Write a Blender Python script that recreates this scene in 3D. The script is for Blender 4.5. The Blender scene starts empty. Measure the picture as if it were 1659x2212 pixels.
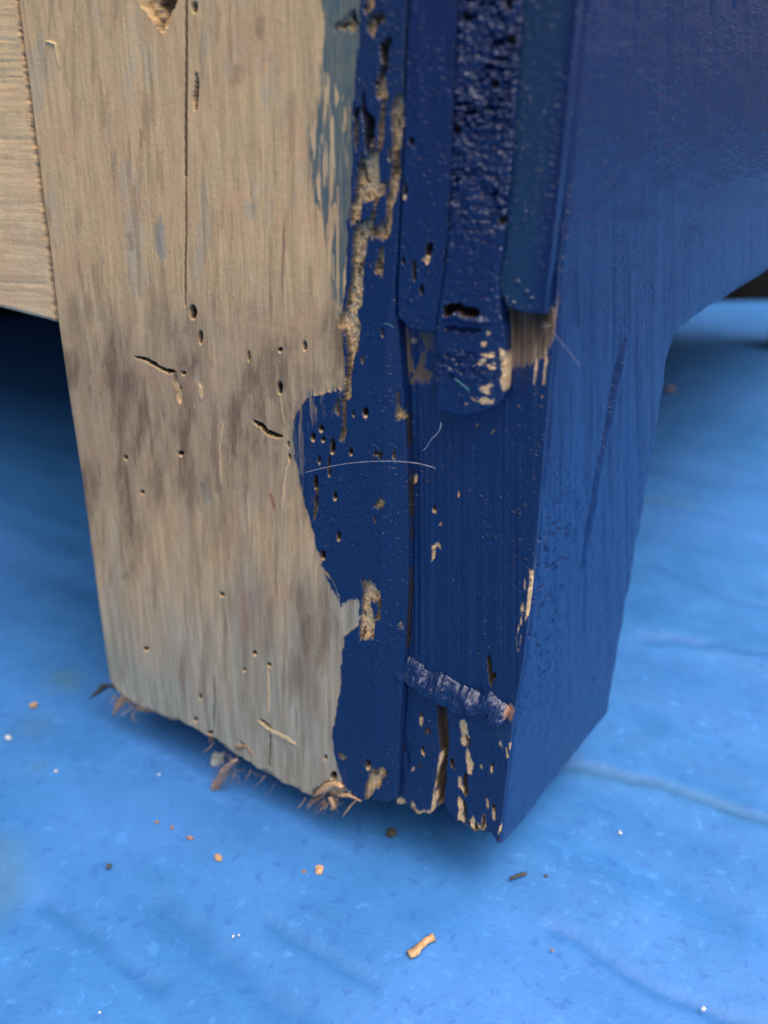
import bpy, math, random
import numpy as np
from mathutils import Matrix, Vector

# ------------------------------------------------------------------ camera, light, exposure
SC = bpy.context.scene
COL = SC.collection
F = 1660.0                      # focal length measured in sheet units (the sheet is 1659 x 2212)
CX, CY = 829.5, 1106.0
PITCH = math.radians(24.8)
ROLL = math.atan2(60.0, 3594.0)
HOVER = 0.019                   # the leg stands this far off the ground sheet
fw = np.array([0, math.cos(PITCH), -math.sin(PITCH)])
r0 = np.array([1.0, 0, 0]); u0 = np.array([0, math.sin(PITCH), math.cos(PITCH)])
RT = r0 * math.cos(ROLL) + u0 * math.sin(ROLL)
UP = u0 * math.cos(ROLL) - r0 * math.sin(ROLL)

def rays(x, y):
    x = np.asarray(x, float); y = np.asarray(y, float)
    return (fw[None] + ((x - CX) / F).reshape(-1, 1) * RT[None] - ((y - CY) / F).reshape(-1, 1) * UP[None])

_k = rays([1075], [1822])[0] * 0.17          # the lower corner of the leg
CAM = np.array([0, 0, HOVER]) - _k
K = np.array([0, 0, HOVER])

cam_d = bpy.data.cameras.new('camera'); cam = bpy.data.objects.new('camera', cam_d); COL.objects.link(cam)
cam_d.sensor_fit = 'VERTICAL'; cam_d.sensor_height = 5.667; cam_d.sensor_width = 4.25
cam_d.lens = F / 2212 * 5.667
cam_d.clip_start = 0.005; cam_d.clip_end = 300
cam.matrix_world = Matrix(((RT[0], UP[0], -fw[0], CAM[0]), (RT[1], UP[1], -fw[1], CAM[1]), (RT[2], UP[2], -fw[2], CAM[2]), (0, 0, 0, 1)))
cam_d.dof.use_dof = True; cam_d.dof.focus_distance = 0.156; cam_d.dof.aperture_fstop = 1.65
SC.camera = cam

SUN_EL, SUN_AZ = math.radians(70), math.radians(136)     # azimuth clockwise from +Y
w = bpy.data.worlds.new('World'); SC.world = w; w.use_nodes = True
nt = w.node_tree
sky = nt.nodes.new('ShaderNodeTexSky'); sky.sky_type = 'NISHITA'; sky.sun_disc = False
sky.sun_elevation = SUN_EL; sky.sun_rotation = SUN_AZ
sky.air_density = 0.15; sky.dust_density = 9.0; sky.ozone_density = 0.0
bg = nt.nodes['Background']; nt.links.new(sky.outputs[0], bg.inputs[0]); bg.inputs[1].default_value = 0.10
sl = bpy.data.lights.new('sun', 'SUN'); sl.energy = 1.6; sl.angle = math.radians(75); sl.color = (1, 0.89, 0.76)
so = bpy.data.objects.new('sun', sl); COL.objects.link(so)
sd = Vector((math.sin(SUN_AZ) * math.cos(SUN_EL), math.cos(SUN_AZ) * math.cos(SUN_EL), math.sin(SUN_EL)))
so.rotation_euler = sd.to_track_quat('Z', 'Y').to_euler()
SC.view_settings.view_transform = 'Standard'; SC.view_settings.look = 'None'
SC.view_settings.exposure = 0.98; SC.view_settings.gamma = 1.0

# ------------------------------------------------------------------ planes of the furniture
A1, A2 = math.radians(61), math.radians(38.3)
D1 = np.array([-math.sin(A1), math.cos(A1), 0])           # along the wide side, away from the corner
D2 = np.array([math.sin(A2), math.cos(A2), 0])            # along the front, away from the corner
N1 = np.array([-math.cos(A1), -math.sin(A1), 0])          # outward normals
N2 = np.array([math.cos(A2), -math.sin(A2), 0])
ZU = np.array([0, 0, 1.0])
PROUD = 0.0030

def hit(x, y, p, n):
    r = rays(x, y)
    t = ((p - CAM) @ n) / (r @ n)
    return CAM[None] + r * t[:, None]
def on_side(x, y, off=0.0): return hit(x, y, K + N1 * off, N1)
def on_front(x, y, off=0.0): return hit(x, y, K + N2 * off, N2)
def on_ground(x, y): return hit(x, y, np.zeros(3), ZU)

# ------------------------------------------------------------------ numeric helpers
_tab = np.random.RandomState(7).rand(65536)
def vnoise(x, y, seed=0):
    xi = np.floor(x).astype(np.int64); yi = np.floor(y).astype(np.int64)
    fx = x - xi; fy = y - yi
    fx = fx * fx * (3 - 2 * fx); fy = fy * fy * (3 - 2 * fy)
    def h(i, j): return _tab[(i * 7919 + j * 104729 + (i * j) * 31 + seed * 1299709 + ((i ^ (j * 3)) * 2654435)) & 65535]
    a = h(xi, yi); b = h(xi + 1, yi); c = h(xi, yi + 1); d = h(xi + 1, yi + 1)
    return (a * (1 - fx) + b * fx) * (1 - fy) + (c * (1 - fx) + d * fx) * fy
def fbm(x, y, px, py, seed=0, octv=3, gain=0.5):
    s = 0; a = 1; t = 0
    for o in range(octv):
        s = s + a * vnoise(x / px * 2 ** o + 13.7 * o, y / py * 2 ** o + 5.1 * o, seed + o); t += a; a *= gain
    return s / t - 0.5
def sstep(a, b, v):
    t = np.clip((v - a) / (b - a + 1e-9), 0, 1); return t * t * (3 - 2 * t)
def interp(v, pts):
    p = np.array(pts, float); return np.interp(v, p[:, 0], p[:, 1])
def iy(pts):                                    # x as a function of y
    p = np.array(pts, float); o = np.argsort(p[:, 1]); p = p[o]
    return lambda y: np.interp(y, p[:, 1], p[:, 0])
def ix(pts):
    p = np.array(pts, float); o = np.argsort(p[:, 0]); p = p[o]
    return lambda x: np.interp(x, p[:, 0], p[:, 1])

def seg_d(x, y, a, b):
    ax, ay = a; bx, by = b
    dx, dy = bx - ax, by - ay
    t = np.clip(((x - ax) * dx + (y - ay) * dy) / (dx * dx + dy * dy + 1e-9), 0, 1)
    return np.hypot(x - ax - t * dx, y - ay - t * dy), t

class Feat:
    """masks on a sheet: x, y flat arrays; xd, yd are the same with ragged wobble"""
    def __init__(s, x, y, wob=3.0, seed=3):
        s.x, s.y = x, y
        s.xd = x + wob * (fbm(x, y, 18, 30, seed, 4, .72) * 2.6)
        s.yd = y + wob * 1.8 * (fbm(x, y, 14, 24, seed + 9, 4, .72) * 2.4)
    def splinter(s, k=10):
        s.yd = s.yd + k * fbm(s.x, s.y, 5, 55, 77, 2) + k * .5 * fbm(s.x, s.y, 2.6, 30, 79, 2); return s
    def poly(s, pts, soft=1.2, grow=0.0, ragged=True):
        p = np.array(pts, float)
        m = np.zeros_like(s.x); pad = 14 + grow + soft * 3
        X, Y = (s.xd, s.yd) if ragged else (s.x, s.y)
        k = np.nonzero((X > p[:, 0].min() - pad) & (X < p[:, 0].max() + pad) & (Y > p[:, 1].min() - pad) & (Y < p[:, 1].max() + pad))[0]
        if len(k) == 0: return m
        x, y = X[k], Y[k]
        d = np.full(len(k), 1e9); ins = np.zeros(len(k), bool)
        for i in range(len(p)):
            a, b = p[i - 1], p[i]
            d = np.minimum(d, seg_d(x, y, a, b)[0])
            if a[1] != b[1]:
                c = ((a[1] > y) != (b[1] > y)) & (x < (b[0] - a[0]) * (y - a[1]) / (b[1] - a[1]) + a[0])
                ins ^= c
        sd_ = np.where(ins, -d, d) - grow
        m[k] = sstep(soft, -soft, sd_)
        return m
    def line(s, pts, w=2.0, soft=1.0, taper=True, ragged=True):
        p = [tuple(map(float, q)) for q in pts]
        m = np.zeros_like(s.x); a = np.array(p); pad = w + soft * 3 + 10
        X, Y = (s.xd, s.yd) if ragged else (s.x, s.y)
        k = np.nonzero((X > a[:, 0].min() - pad) & (X < a[:, 0].max() + pad) & (Y > a[:, 1].min() - pad) & (Y < a[:, 1].max() + pad))[0]
        if len(k) == 0: return m
        x, y = X[k], Y[k]; best = np.full(len(k), 1e9); n = len(p) - 1
        for i in range(n):
            d, t = seg_d(x, y, p[i], p[i + 1])
            ww = w
            if taper:
                u = (i + t) / n; ww = w * np.clip(np.minimum(u, 1 - u) * 5 + .25, 0, 1)
            best = np.minimum(best, d - ww)
        m[k] = sstep(soft, -soft, best)
        return m
    def spot(s, cx, cy, rx, ry, soft=1.0):
        m = np.zeros_like(s.x); pad = 12
        k = np.nonzero((abs(s.xd - cx) < rx + pad) & (abs(s.yd - cy) < ry + pad))[0]
        if len(k) == 0: return m
        q = np.hypot((s.xd[k] - cx) / rx, (s.yd[k] - cy) / ry)
        m[k] = sstep(1 + soft / min(rx, ry), 1 - soft / min(rx, ry), q)
        return m

# converters: coordinates noted on enlarged pieces of the sheet
def cv(ox, oy, s): return lambda *pts: [(ox + s * a, oy + s * b) for a, b in pts]
Z1 = cv(0, 0, .5); Z2 = cv(658.3, 0, .36376); Z3 = cv(1097.2, 0, .33862); Z4 = cv(0, 658.3, .42989)
Z5 = cv(548.6, 603.5, .42989); Z6 = cv(109.7, 1261.8, .42989); Z7 = cv(658.3, 1206.9, .42989); Z8 = cv(658.3, 1645.8, .60317)
ZA = cv(713.2, 0, .19842); ZB = cv(713.2, 329.2, .19842); ZC = cv(822.9, 603.5, .26455); ZD = cv(795.5, 1344.1, .23148)
ZE = cv(0, 1371.5, .33069); ZF = cv(1097.2, 713.2, .33862); ZG = cv(0, 1755.5, .49604); ZH = cv(1371.5, 548.6, .17359)

# ------------------------------------------------------------------ mesh helpers
def mesh_np(name, co, quads, mat, parent=None, attrs=None, uv=None, smooth=True, tris=None):
    me = bpy.data.meshes.new(name)
    nq = len(quads); ntr = 0 if tris is None else len(tris)
    me.vertices.add(len(co)); me.vertices.foreach_set('co', np.asarray(co, np.float32).ravel())
    loops = np.asarray(quads, np.int32).ravel()
    if ntr: loops = np.concatenate([loops, np.asarray(tris, np.int32).ravel()])
    me.loops.add(len(loops)); me.loops.foreach_set('vertex_index', loops)
    starts = np.arange(nq) * 4
    if ntr: starts = np.concatenate([starts, nq * 4 + np.arange(ntr) * 3])
    me.polygons.add(nq + ntr); me.polygons.foreach_set('loop_start', starts.astype(np.int32))
    me.polygons.foreach_set('use_smooth', np.full(nq + ntr, smooth))
    if uv is not None:
        l = me.uv_layers.new(name='plane_mm'); l.data.foreach_set('uv', np.asarray(uv, np.float32)[loops].ravel())
    if attrs:
        for k, v in attrs.items():
            a = me.attributes.new(k, 'FLOAT', 'POINT'); a.data.foreach_set('value', np.asarray(v, np.float32))
    me.update(calc_edges=True); me.validate()
    me.materials.append(mat)
    o = bpy.data.objects.new(name, me); COL.objects.link(o)
    if parent: o.parent = parent
    return o

def grid_quads(nr, nc, base=0):
    i = np.arange(nr - 1)[:, None] * nc + np.arange(nc - 1)[None]
    i = i.ravel() + base
    return np.stack([i, i + nc, i + nc + 1, i + 1], 1)      # rows go down, columns go right

def add_skirts(co, quads, nr, nc, sides):
    """sides: {'l','r','b','t': vector}; walls run from the grid's rim"""
    extra = {}
    cols = [co]; qs = [quads]; n = len(co); src = []
    rim = {'l': np.arange(nr) * nc, 'r': (np.arange(nr) * nc + nc - 1)[::-1], 'b': (nr - 1) * nc + np.arange(nc), 't': np.arange(nc)[::-1]}
    for s, v in sides.items():
        ids = rim[s]; m = len(ids)
        for rep in range(2):
            pass
        a = n + np.arange(m); b = n + m + np.arange(m)
        cols += [co[ids], co[ids] + np.asarray(v)[None]]; src += [ids, ids]
        qs.append(np.stack([a[:-1], b[:-1], b[1:], a[1:]], 1)); n += 2 * m
    return np.concatenate(cols), np.concatenate(qs), np.concatenate([np.arange(len(co))] + src)

def sheet(nr, nc, L, R, T, B, it=3):
    t = np.linspace(0, 1, nr)[:, None]; s = np.linspace(0, 1, nc)[None]
    y = np.broadcast_to(-150 + 1900 * t, (nr, nc)).copy()
    for _ in range(it):
        x = L(y) * (1 - s) + R(y) * s
        y = T(x) * (1 - t) + B(x) * t
    return x.ravel(), y.ravel()

def tag(o, label=None, cat=None, group=None, kind=None):
    if label: o['label'] = label
    if cat: o['category'] = cat
    if group: o['group'] = group
    if kind: o['kind'] = kind
    return o
def empty(name, loc):
    o = bpy.data.objects.new(name, None); o.location = loc; o.empty_display_size = .01; COL.objects.link(o); return o
def box(name, c0, du, dv, dw, mat, parent=None):
    """box from corner c0 with edge vectors, edges slightly bevelled by extra inset rows"""
    c0 = np.asarray(c0); v = []
    for k in (0, 1):
        for j in (0, 1):
            for i in (0, 1): v.append(c0 + du * i + dv * j + dw * k)
    q = [(0, 1, 3, 2), (4, 6, 7, 5), (0, 4, 5, 1), (2, 3, 7, 6), (0, 2, 6, 4), (1, 5, 7, 3)]
    o = mesh_np(name, np.array(v), np.array(q), mat, parent, uv=np.array(v)[:, [0, 2]] * 1000, smooth=False)
    b = o.modifiers.new('edge', 'BEVEL'); b.width = .0015; b.segments = 2
    return o

# ------------------------------------------------------------------ materials
def new_mat(name):
    m = bpy.data.materials.new(name); m.use_nodes = True
    return m, m.node_tree, m.node_tree.nodes['Principled BSDF']
class NB:
    def __init__(s, t): s.t = t
    def n(s, ty, **kw):
        d = s.t.nodes.new(ty)
        for k, v in kw.items(): setattr(d, k, v)
        return d
    def lk(s, a, b): s.t.links.new(a, b)
    def val(s, d, i, v):
        if hasattr(v, 'is_linked') or isinstance(v, bpy.types.NodeSocket): s.lk(v, d.inputs[i])
        else: d.inputs[i].default_value = v
    def attr(s, name): return s.n('ShaderNodeAttribute', attribute_name=name).outputs['Fac']
    def math(s, op, a, b=0.0, c=0.0, clamp=False):
        d = s.n('ShaderNodeMath', operation=op, use_clamp=clamp)
        s.val(d, 0, a); s.val(d, 1, b); s.val(d, 2, c); return d.outputs[0]
    def mix(s, f, a, b, blend='MIX'):
        d = s.n('ShaderNodeMix', data_type='RGBA', blend_type=blend)
        s.val(d, 0, f)
        for i, v in ((6, a), (7, b)):
            s.val(d, i, v if isinstance(v, bpy.types.NodeSocket) else (*v, 1.0))
        return d.outputs[2]
    def coord(s, kind, scale):
        tc = s.n('ShaderNodeUVMap', uv_map='plane_mm') if kind == 'uv' else s.n('ShaderNodeTexCoord')
        mp = s.n('ShaderNodeMapping'); s.lk(tc.outputs['UV' if kind == 'uv' else 'Object'], mp.inputs[0])
        mp.inputs['Scale'].default_value = scale; return mp.outputs[0]
    def noise(s, vec, scale=1.0, detail=4, rough=.55, dist=0.0):
        d = s.n('ShaderNodeTexNoise'); s.lk(vec, d.inputs['Vector'])
        d.inputs['Scale'].default_value = scale; d.inputs['Detail'].default_value = detail
        d.inputs['Roughness'].default_value = rough; d.inputs['Distortion'].default_value = dist
        return d.outputs[0]
    def ramp(s, f, lo, hi, a=0.0, b=1.0):
        d = s.n('ShaderNodeMapRange', interpolation_type='SMOOTHSTEP'); s.val(d, 0, f)
        for i, v in ((1, lo), (2, hi), (3, a), (4, b)): d.inputs[i].default_value = v
        return d.outputs[0]

PAINT = (0.0020, 0.0180, 0.082)
def wood_paint(name, grain=(1, 1, 1), tint=(1, 1, 1), default_paint=None):
    m, t, p = new_mat(name); b = NB(t)
    uv = b.coord('uv', (1, 1, 1)); g = b.coord('uv', grain)
    A = b.attr
    n_long = b.noise(g, .55, 6, .66, .9)
    n_fine = b.noise(g, 2.6, 4, .65)
    n_blot = b.noise(uv, .085, 4, .6, .6)
    n_spk = b.noise(uv, 3.2, 3, .6)
    mul = lambda c: tuple(x * y for x, y in zip(c, tint))
    c = b.mix(b.ramp(n_long, .36, .64), mul((.54, .43, .245)), mul((.76, .59, .35)))
    c = b.mix(b.ramp(n_blot, .42, .66, 0, .55), c, mul((.68, .46, .27)))
    c = b.mix(b.ramp(n_blot, .53, .3, 0, .45), c, mul((.60, .49, .29)))
    c = b.mix(b.ramp(n_fine, .52, .74, 0, .5), c, mul((.27, .18, .11)))
    n_mot = b.noise(b.coord('uv', (1, .35, 1)), .42, 4, .62, .5)
    c = b.mix(b.ramp(n_mot, .52, .72, 0, .24), c, mul((.36, .27, .185)))
    c = b.mix(b.ramp(n_mot, .44, .30, 0, .35), c, mul((.80, .64, .42)))
    n_dash = b.noise(b.coord('uv', (1, .05, 1)), 2.2, 3, .6)
    c = b.mix(b.ramp(n_dash, .58, .74, 0, .42), c, mul((.25, .155, .09)))
    c = b.mix(A('patina'), c, b.mix(b.ramp(n_long, .3, .7), (.235, .235, .175), (.42, .42, .33)))
    c = b.mix(b.math('MULTIPLY', A('stain'), b.ramp(n_fine, .25, .6, .7, 1)), c, (.165, .10, .052))
    c = b.mix(A('red'), c, (.30, .13, .075))
    c = b.mix(b.ramp(n_spk, .66, .78, 0, .3), c, (.22, .16, .11))
    fr = b.mix(b.ramp(b.noise(uv, 2.0, 4, .7), .3, .72), (.50, .31, .135), (.86, .66, .37))
    c = b.mix(A('fresh'), c, fr)
    c = b.mix(b.math('MULTIPLY', A('teal'), b.ramp(n_fine, .2, .75, 1, .72)), c, (.022, .088, .105))
    pc = b.mix(b.ramp(n_long, .3, .75, 0, .6), PAINT, (.0016, .0135, .062))
    pc = b.mix(A('lit_tone'), pc, (.0034, .031, .130))  # lighter blue puts the front face's light into its paint colour
    pc = b.mix(A('tealtone'), pc, (.007, .033, .080))
    c = b.mix(A('paint'), c, pc)
    c = b.mix(A('dirt_shade'), c, (.011, .0075, .005))
    glint = b.math('MULTIPLY', b.ramp(b.noise(uv, 2.2, 1, .4), .765, .80), b.math('SUBTRACT', A('paint'), b.math('MULTIPLY', A('lit_tone'), .6)))
    c = b.mix(b.math('MULTIPLY', glint, .55), c, (.42, .50, .62))  # pale flecks painted onto the blue as its glints
    b.lk(c, p.inputs['Base Color'])
    r = b.math('ADD', b.math('MULTIPLY', A('paint'), -.45), .75)
    r = b.math('ADD', r, b.math('MULTIPLY', b.math('SUBTRACT', n_spk, .5), .25))
    r = b.math('ADD', r, b.math('MULTIPLY', A('dirt_shade'), .3), clamp=True)
    b.lk(r, p.inputs['Roughness'])
    h = b.math('ADD', b.math('MULTIPLY', n_fine, .5), b.math('MULTIPLY', n_spk, .35))
    h = b.math('ADD', h, b.math('MULTIPLY', b.noise(uv, .9, 2, .5), .8))
    pk = b.math('MULTIPLY', b.ramp(b.noise(b.coord('uv', (.8, 1.5, 1)), 1.15, 2, .5, .3), .58, .76), b.math('MULTIPLY', b.ramp(n_blot, .38, .62, .25, 1.3), b.math('SUBTRACT', 1.0, b.math('MULTIPLY', A('lit_tone'), .75))))
    h = b.math('ADD', h, b.math('MULTIPLY', pk, b.math('MULTIPLY', A('paint'), 1.6)))
    bp = b.n('ShaderNodeBump'); b.lk(h, bp.inputs['Height']); bp.inputs['Distance'].default_value = .00012; bp.inputs['Strength'].default_value = .9
    b.lk(bp.outputs[0], p.inputs['Normal'])
    return m
M_SIDE = wood_paint('bare wood with blue paint', (1, .06, 1), (.92, .81, .67))
M_RAIL = wood_paint('bare rail wood', (.06, 1, 1), (1.1, .98, .82))
def plain(name, col, col2, rough=.7, sc=400, bump=.0002):
    m, t, p = new_mat(name); b = NB(t); v = b.coord('obj', (1, 1, 1))
    b.lk(b.mix(b.ramp(b.noise(v, sc, 4, .6), .3, .7), col, col2), p.inputs['Base Color']); p.inputs['Roughness'].default_value = rough
    if rough > .92: p.inputs['Specular IOR Level'].default_value = .05
    bp = b.n('ShaderNodeBump'); b.lk(b.noise(v, sc * 2, 3, .6), bp.inputs['Height']); bp.inputs['Distance'].default_value = bump
    b.lk(bp.outputs[0], p.inputs['Normal'])
    return m
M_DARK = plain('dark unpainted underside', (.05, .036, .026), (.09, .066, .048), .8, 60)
M_SKY_BLOCK = plain('added dark sky block', (.007, .007, .007), (.012, .012, .012), .95, 20)  # for the added backdrop that blocks the low sky
M_TAN = plain('pale splintered wood', (.36, .22, .115), (.52, .36, .21), .75, 900)
M_BROWN = plain('brown wood crumb', (.20, .12, .07), (.33, .21, .13), .8, 900)
M_BLACKISH = plain('dark crumb', (.03, .035, .035), (.07, .07, .06), .8, 900)
M_WHITE = plain('white speck', (.42, .47, .52), (.52, .56, .60), .6, 900)
M_FLUFF = plain('pale fluff', (.42, .47, .45), (.55, .60, .57), .9, 900)
M_SHAV = plain('curled brown shaving', (.25, .165, .12), (.42, .30, .22), .7, 700)
M_HAIR = plain('pale fibre', (.45, .42, .42), (.55, .52, .52), .5, 300)
M_FRAY = plain('torn wood fibre', (.22, .16, .11), (.46, .36, .25), .8, 500)
M_LINT = plain('grey-brown lint', (.20, .19, .17), (.32, .30, .28), .9, 300)
M_WEB = plain('grey web thread', (.42, .46, .48), (.55, .58, .60), .7, 300)
M_GREENF = plain('teal paint thread', (.03, .16, .17), (.06, .24, .24), .5, 300)

# ------------------------------------------------------------------ the leg: outlines on the sheet
LEFT = iy([(12, -300), (25, -150), (38, 0), (50, 100), (67, 225), (82, 350), (94, 450), (104, 525), (117, 640), (123, 697), (152, 890), (176, 1045), (195, 1190), (211, 1303), (230, 1440), (236, 1480), (250, 1600), (290, 1900)])
CRACK = iy([(884, -300), (882, 0), (874, 150), (868, 400), (858, 600), (858, 700), (864, 800), (872, 930), (876, 1000), (879, 1170), (877, 1300), (872, 1400), (862, 1560), (850, 1745), (846, 1900)])
BOT = ix(Z6((285, 470), (310, 515), (340, 560), (400, 590), (440, 622), (480, 632), (520, 650), (560, 668), (600, 690), (640, 688), (670, 712), (700, 722), (740, 745), (780, 772), (830, 782), (880, 832), (930, 868), (965, 878), (1000, 905), (1030, 935), (1060, 945), (1110, 968), (1150, 1000), (1180, 1008), (1260, 1048), (1310, 1075), (1360, 1070), (1400, 1092), (1450, 1068), (1500, 1075), (1560, 1088))
         + Z7((350, 1218), (400, 1240), (440, 1238), (470, 1252), (500, 1250), (530, 1275), (560, 1290), (590, 1297), (615, 1300), (630, 1290), (650, 1268), (670, 1250), (690, 1240), (705, 1270), (720, 1300), (780, 1335), (810, 1360), (850, 1380), (900, 1390), (935, 1394), (950, 1415), (975, 1440)))
ARR = iy([(1295, -300), (1268, 0), (1240, 300), (1222, 480), (1204, 680), (1190, 850), (1176, 1020), (1164, 1150), (1149, 1300), (1134, 1430), (1112, 1560), (1097, 1680), (1085, 1780), (1078, 1826), (1060, 1950)])
RIGHT = iy([(1560, -300), (1530, 0), (1498, 300), (1455, 724), (1449, 755), (1440, 830), (1424, 930), (1403, 1040), (1383, 1150), (1368, 1235), (1356, 1290), (1340, 1385), (1325, 1480), (1316, 1545), (1300, 1640), (1270, 1826)])
BOT2 = ix([(1060, 1826), (1076, 1828), (1090, 1822), (1110, 1800), (1130, 1776), (1190, 1697), (1250, 1620), (1285, 1577), (1310, 1546), (1330, 1520)])

ATTRS = ('paint', 'fresh', 'patina', 'stain', 'red', 'teal', 'tealtone', 'dirt_shade', 'lit_tone')
def blank(n): return {k: np.zeros(n) for k in ATTRS}
def mx(a, k, v): a[k] = np.maximum(a[k], v)

def uv_side(P): return np.stack([(P - K) @ D1 * 1000, P[:, 2] * 1000], 1)
def uv_front(P): return np.stack([(P - K) @ D2 * 1000, P[:, 2] * 1000], 1)

root = empty('wooden_stand', tuple(K))
tag(root, 'worn wooden leg, half bare and half painted dark blue, holding up curved blue apron', 'furniture')
def build_grid(name, x, y, nr, nc, h, off, plane, attrs, skirts, mat, parent, tilt=None):
    P = plane(x, y, off); n = N1 if plane is on_side else N2
    P = P + n[None] * (h * .001)[:, None]
    if tilt is not None: P = P + tilt
    uv = uv_side(P) if plane is on_side else uv_front(P)
    co, q, src = add_skirts(P, grid_quads(nr, nc), nr, nc, skirts)
    co = co - np.array(parent.matrix_basis.translation)[None] if parent is root else co
    return mesh_np(name, co, q, mat, parent, {k: v[src] for k, v in attrs.items()}, uv[src])

# ------------------------------------------------------------------ wide side board: bare wood, blue band, worm holes
def side_board():
    nr, nc = 1130, 520
    x, y = sheet(nr, nc, LEFT, CRACK, lambda v: v * 0 - 150.0, BOT)
    a = blank(len(x)); f = Feat(x, y, 3.4).splinter(20); fs = Feat(x, y, 1.6, 21)
    h = fbm(x, y, 5, 160, 41, 3) * .10 + fbm(x, y, 60, 300, 45, 2) * .35
    # --- paint
    edge = f.poly(Z1((1388, -300), (1388, 0), (1402, 60), (1396, 200), (1392, 300), (1440, 360), (1490, 420), (1508, 520), (1450, 620), (1440, 740), (1445, 860), (1466, 960), (1478, 1040), (1486, 1130), (1494, 1200), (1500, 1300), (1520, 1400), (1600, 1400), (1600, -300)), 2.5)
    edge = edge * (1 - .8 * sstep(.46, .60, fbm(x, y, 4, 110, 53, 3, .6) + .5) * sstep(130, 190, y) * sstep(770, 735, x + (y - 300) * .03))
    st = fbm(x, y, 5, 90, 51, 2) + .5                     # dry brush streaks
    s2 = fbm(x, y, 9, 60, 57, 3) + .5
    brush = f.poly(Z1((1385, 280), (1560, 280), (1545, 700), (1515, 900), (1500, 1340), (1440, 1290), (1420, 1120), (1365, 880), (1335, 760), (1332, 560), (1390, 400)), 10)
    right_bias = sstep(1320, 1530, x / .5 - (y / .5 - 600) * .08)
    teal = np.maximum(edge, brush * sstep(.62, .52, st * .55 + s2 * .45 - right_bias * .16 + .13))
    b2 = f.line(Z1((1335, 600), (1345, 690), (1350, 760), (1362, 850), (1380, 900)), 5, 2)
    b3 = f.line(Z1((1375, 630), (1372, 700), (1352, 740)), 4, 2)
    mx(a, 'teal', np.maximum(teal, np.maximum(b2, b3) * sstep(.3, .5, s2)))
    fb = Feat(x, y, 5.2, 33)
    blob = fb.poly(Z5((460, 540), (420, 560), (330, 570), (275, 585), (236, 640), (208, 700), (199, 790), (212, 900), (232, 1000), (250, 1090), (275, 1180), (300, 1250), (320, 1340), (345, 1450), (395, 1510), (420, 1570), (440, 1630))
                  + Z7((95, 70), (150, 120), (180, 200), (186, 240), (230, 196), (280, 205), (282, 300), (262, 340), (230, 365), (200, 385), (196, 440), (180, 560), (184, 640), (160, 760), (145, 870), (150, 980), (168, 1050), (190, 1110), (230, 1160), (290, 1215), (460, 1300), (520, 1300))
                  + [(900, 1800), (900, -400), (790, -400)] + ZA((330, 0), (330, 400), (300, 700), (270, 1000), (250, 1300), (260, 1700)) + ZB((230, 500), (190, 800), (200, 1100), (180, 1400), (140, 1700), (130, 1850)), 1.3)
    fuzz = sstep(.0, 1., blob + (fbm(x, y, 4, 26, 61, 2)) * 1.5 * (1 - abs(2 * blob - 1)))
    dry = f.poly(Z5((215, 560), (440, 530), (400, 640), (260, 720), (250, 960), (300, 1100), (215, 1000), (190, 760)), 20)
    thin = dry * sstep(.52, .64, fbm(x, y, 4, 50, 66, 3) + .5)
    paint = blob * (1 - thin * .75)
    mx(a, 'paint', np.clip(fuzz * .25 + paint * .75, 0, 1) * (blob > .02))
    mx(a, 'teal', f.poly(Z5((250, 560), (440, 530), (440, 600), (320, 620), (230, 760), (240, 960), (275, 1150), (215, 1000), (190, 760)), 12) * sstep(.42, .56, fbm(x, y, 4, 60, 67, 3) + .5))
    mx(a, 'tealtone', sstep(300, 900, -y + 900) * .35)
    # green-grey bleed along the paint's lower edge
    mx(a, 'patina', f.poly(Z7((60, 60), (160, 120), (190, 330), (205, 420), (200, 500), (170, 560), (165, 700), (140, 900), (60, 1000), (80, 500)), 14) * .7)
    mx(a, 'patina', f.poly(Z7((186, 240), (230, 196), (280, 205), (282, 300), (262, 340), (230, 365), (200, 385)), 2) * .85)
    # --- bare wood ageing
    low = sstep(1020, 1560, y + fbm(x, y, 60, 260, 71, 3) * 500)
    mx(a, 'patina', low * .86 + .22 * sstep(60, 10, np.abs(BOT(x) - y - 50)) * sstep(700, 300, x) )
    mx(a, 'patina', .38 * sstep(.56, .74, fbm(x, y, 40, 150, 73, 5, .62) + .5))
    leftgrey = sstep(260, 90, x - (y - 700) * .15) * sstep(500, 900, y) * .4
    mx(a, 'patina', leftgrey)
    band = sstep(520, 860, y + fbm(x, y, 80, 120, 75, 4, .6) * 420) * sstep(1300, 980, y + fbm(x, y, 30, 200, 77, 3) * 240)
    mx(a, 'patina', band * .28)
    mx(a, 'stain', band * (.36 + .6 * sstep(.42, .72, fbm(x, y, 34, 150, 79, 5, .66) + .5)))
    mx(a, 'stain', sstep(1000, 1150, y) * (.10 + .5 * sstep(.52, .74, fbm(x, y, 22, 210, 85, 5, .62) + .5)) * sstep(1640, 1450, y))
    mx(a, 'stain', .30 * sstep(.60, .74, fbm(x, y, 10, 120, 83, 4) + .5))
    big_ = fbm(x, y, 90, 330, 87, 5, .6)
    mx(a, 'stain', .5 * sstep(-.02, .24, big_) * sstep(560, 760, y) * (1 - .5 * sstep(1350, 1600, y)))
    mx(a, 'stain', f.poly(Z6((1180, 0), (1420, 0), (1400, 200), (1370, 420), (1330, 640), (1290, 620), (1250, 300)), 26) * (.25 + .9 * np.clip(fbm(x, y, 9, 160, 89, 4, .6) + .2, 0, 1)))
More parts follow.
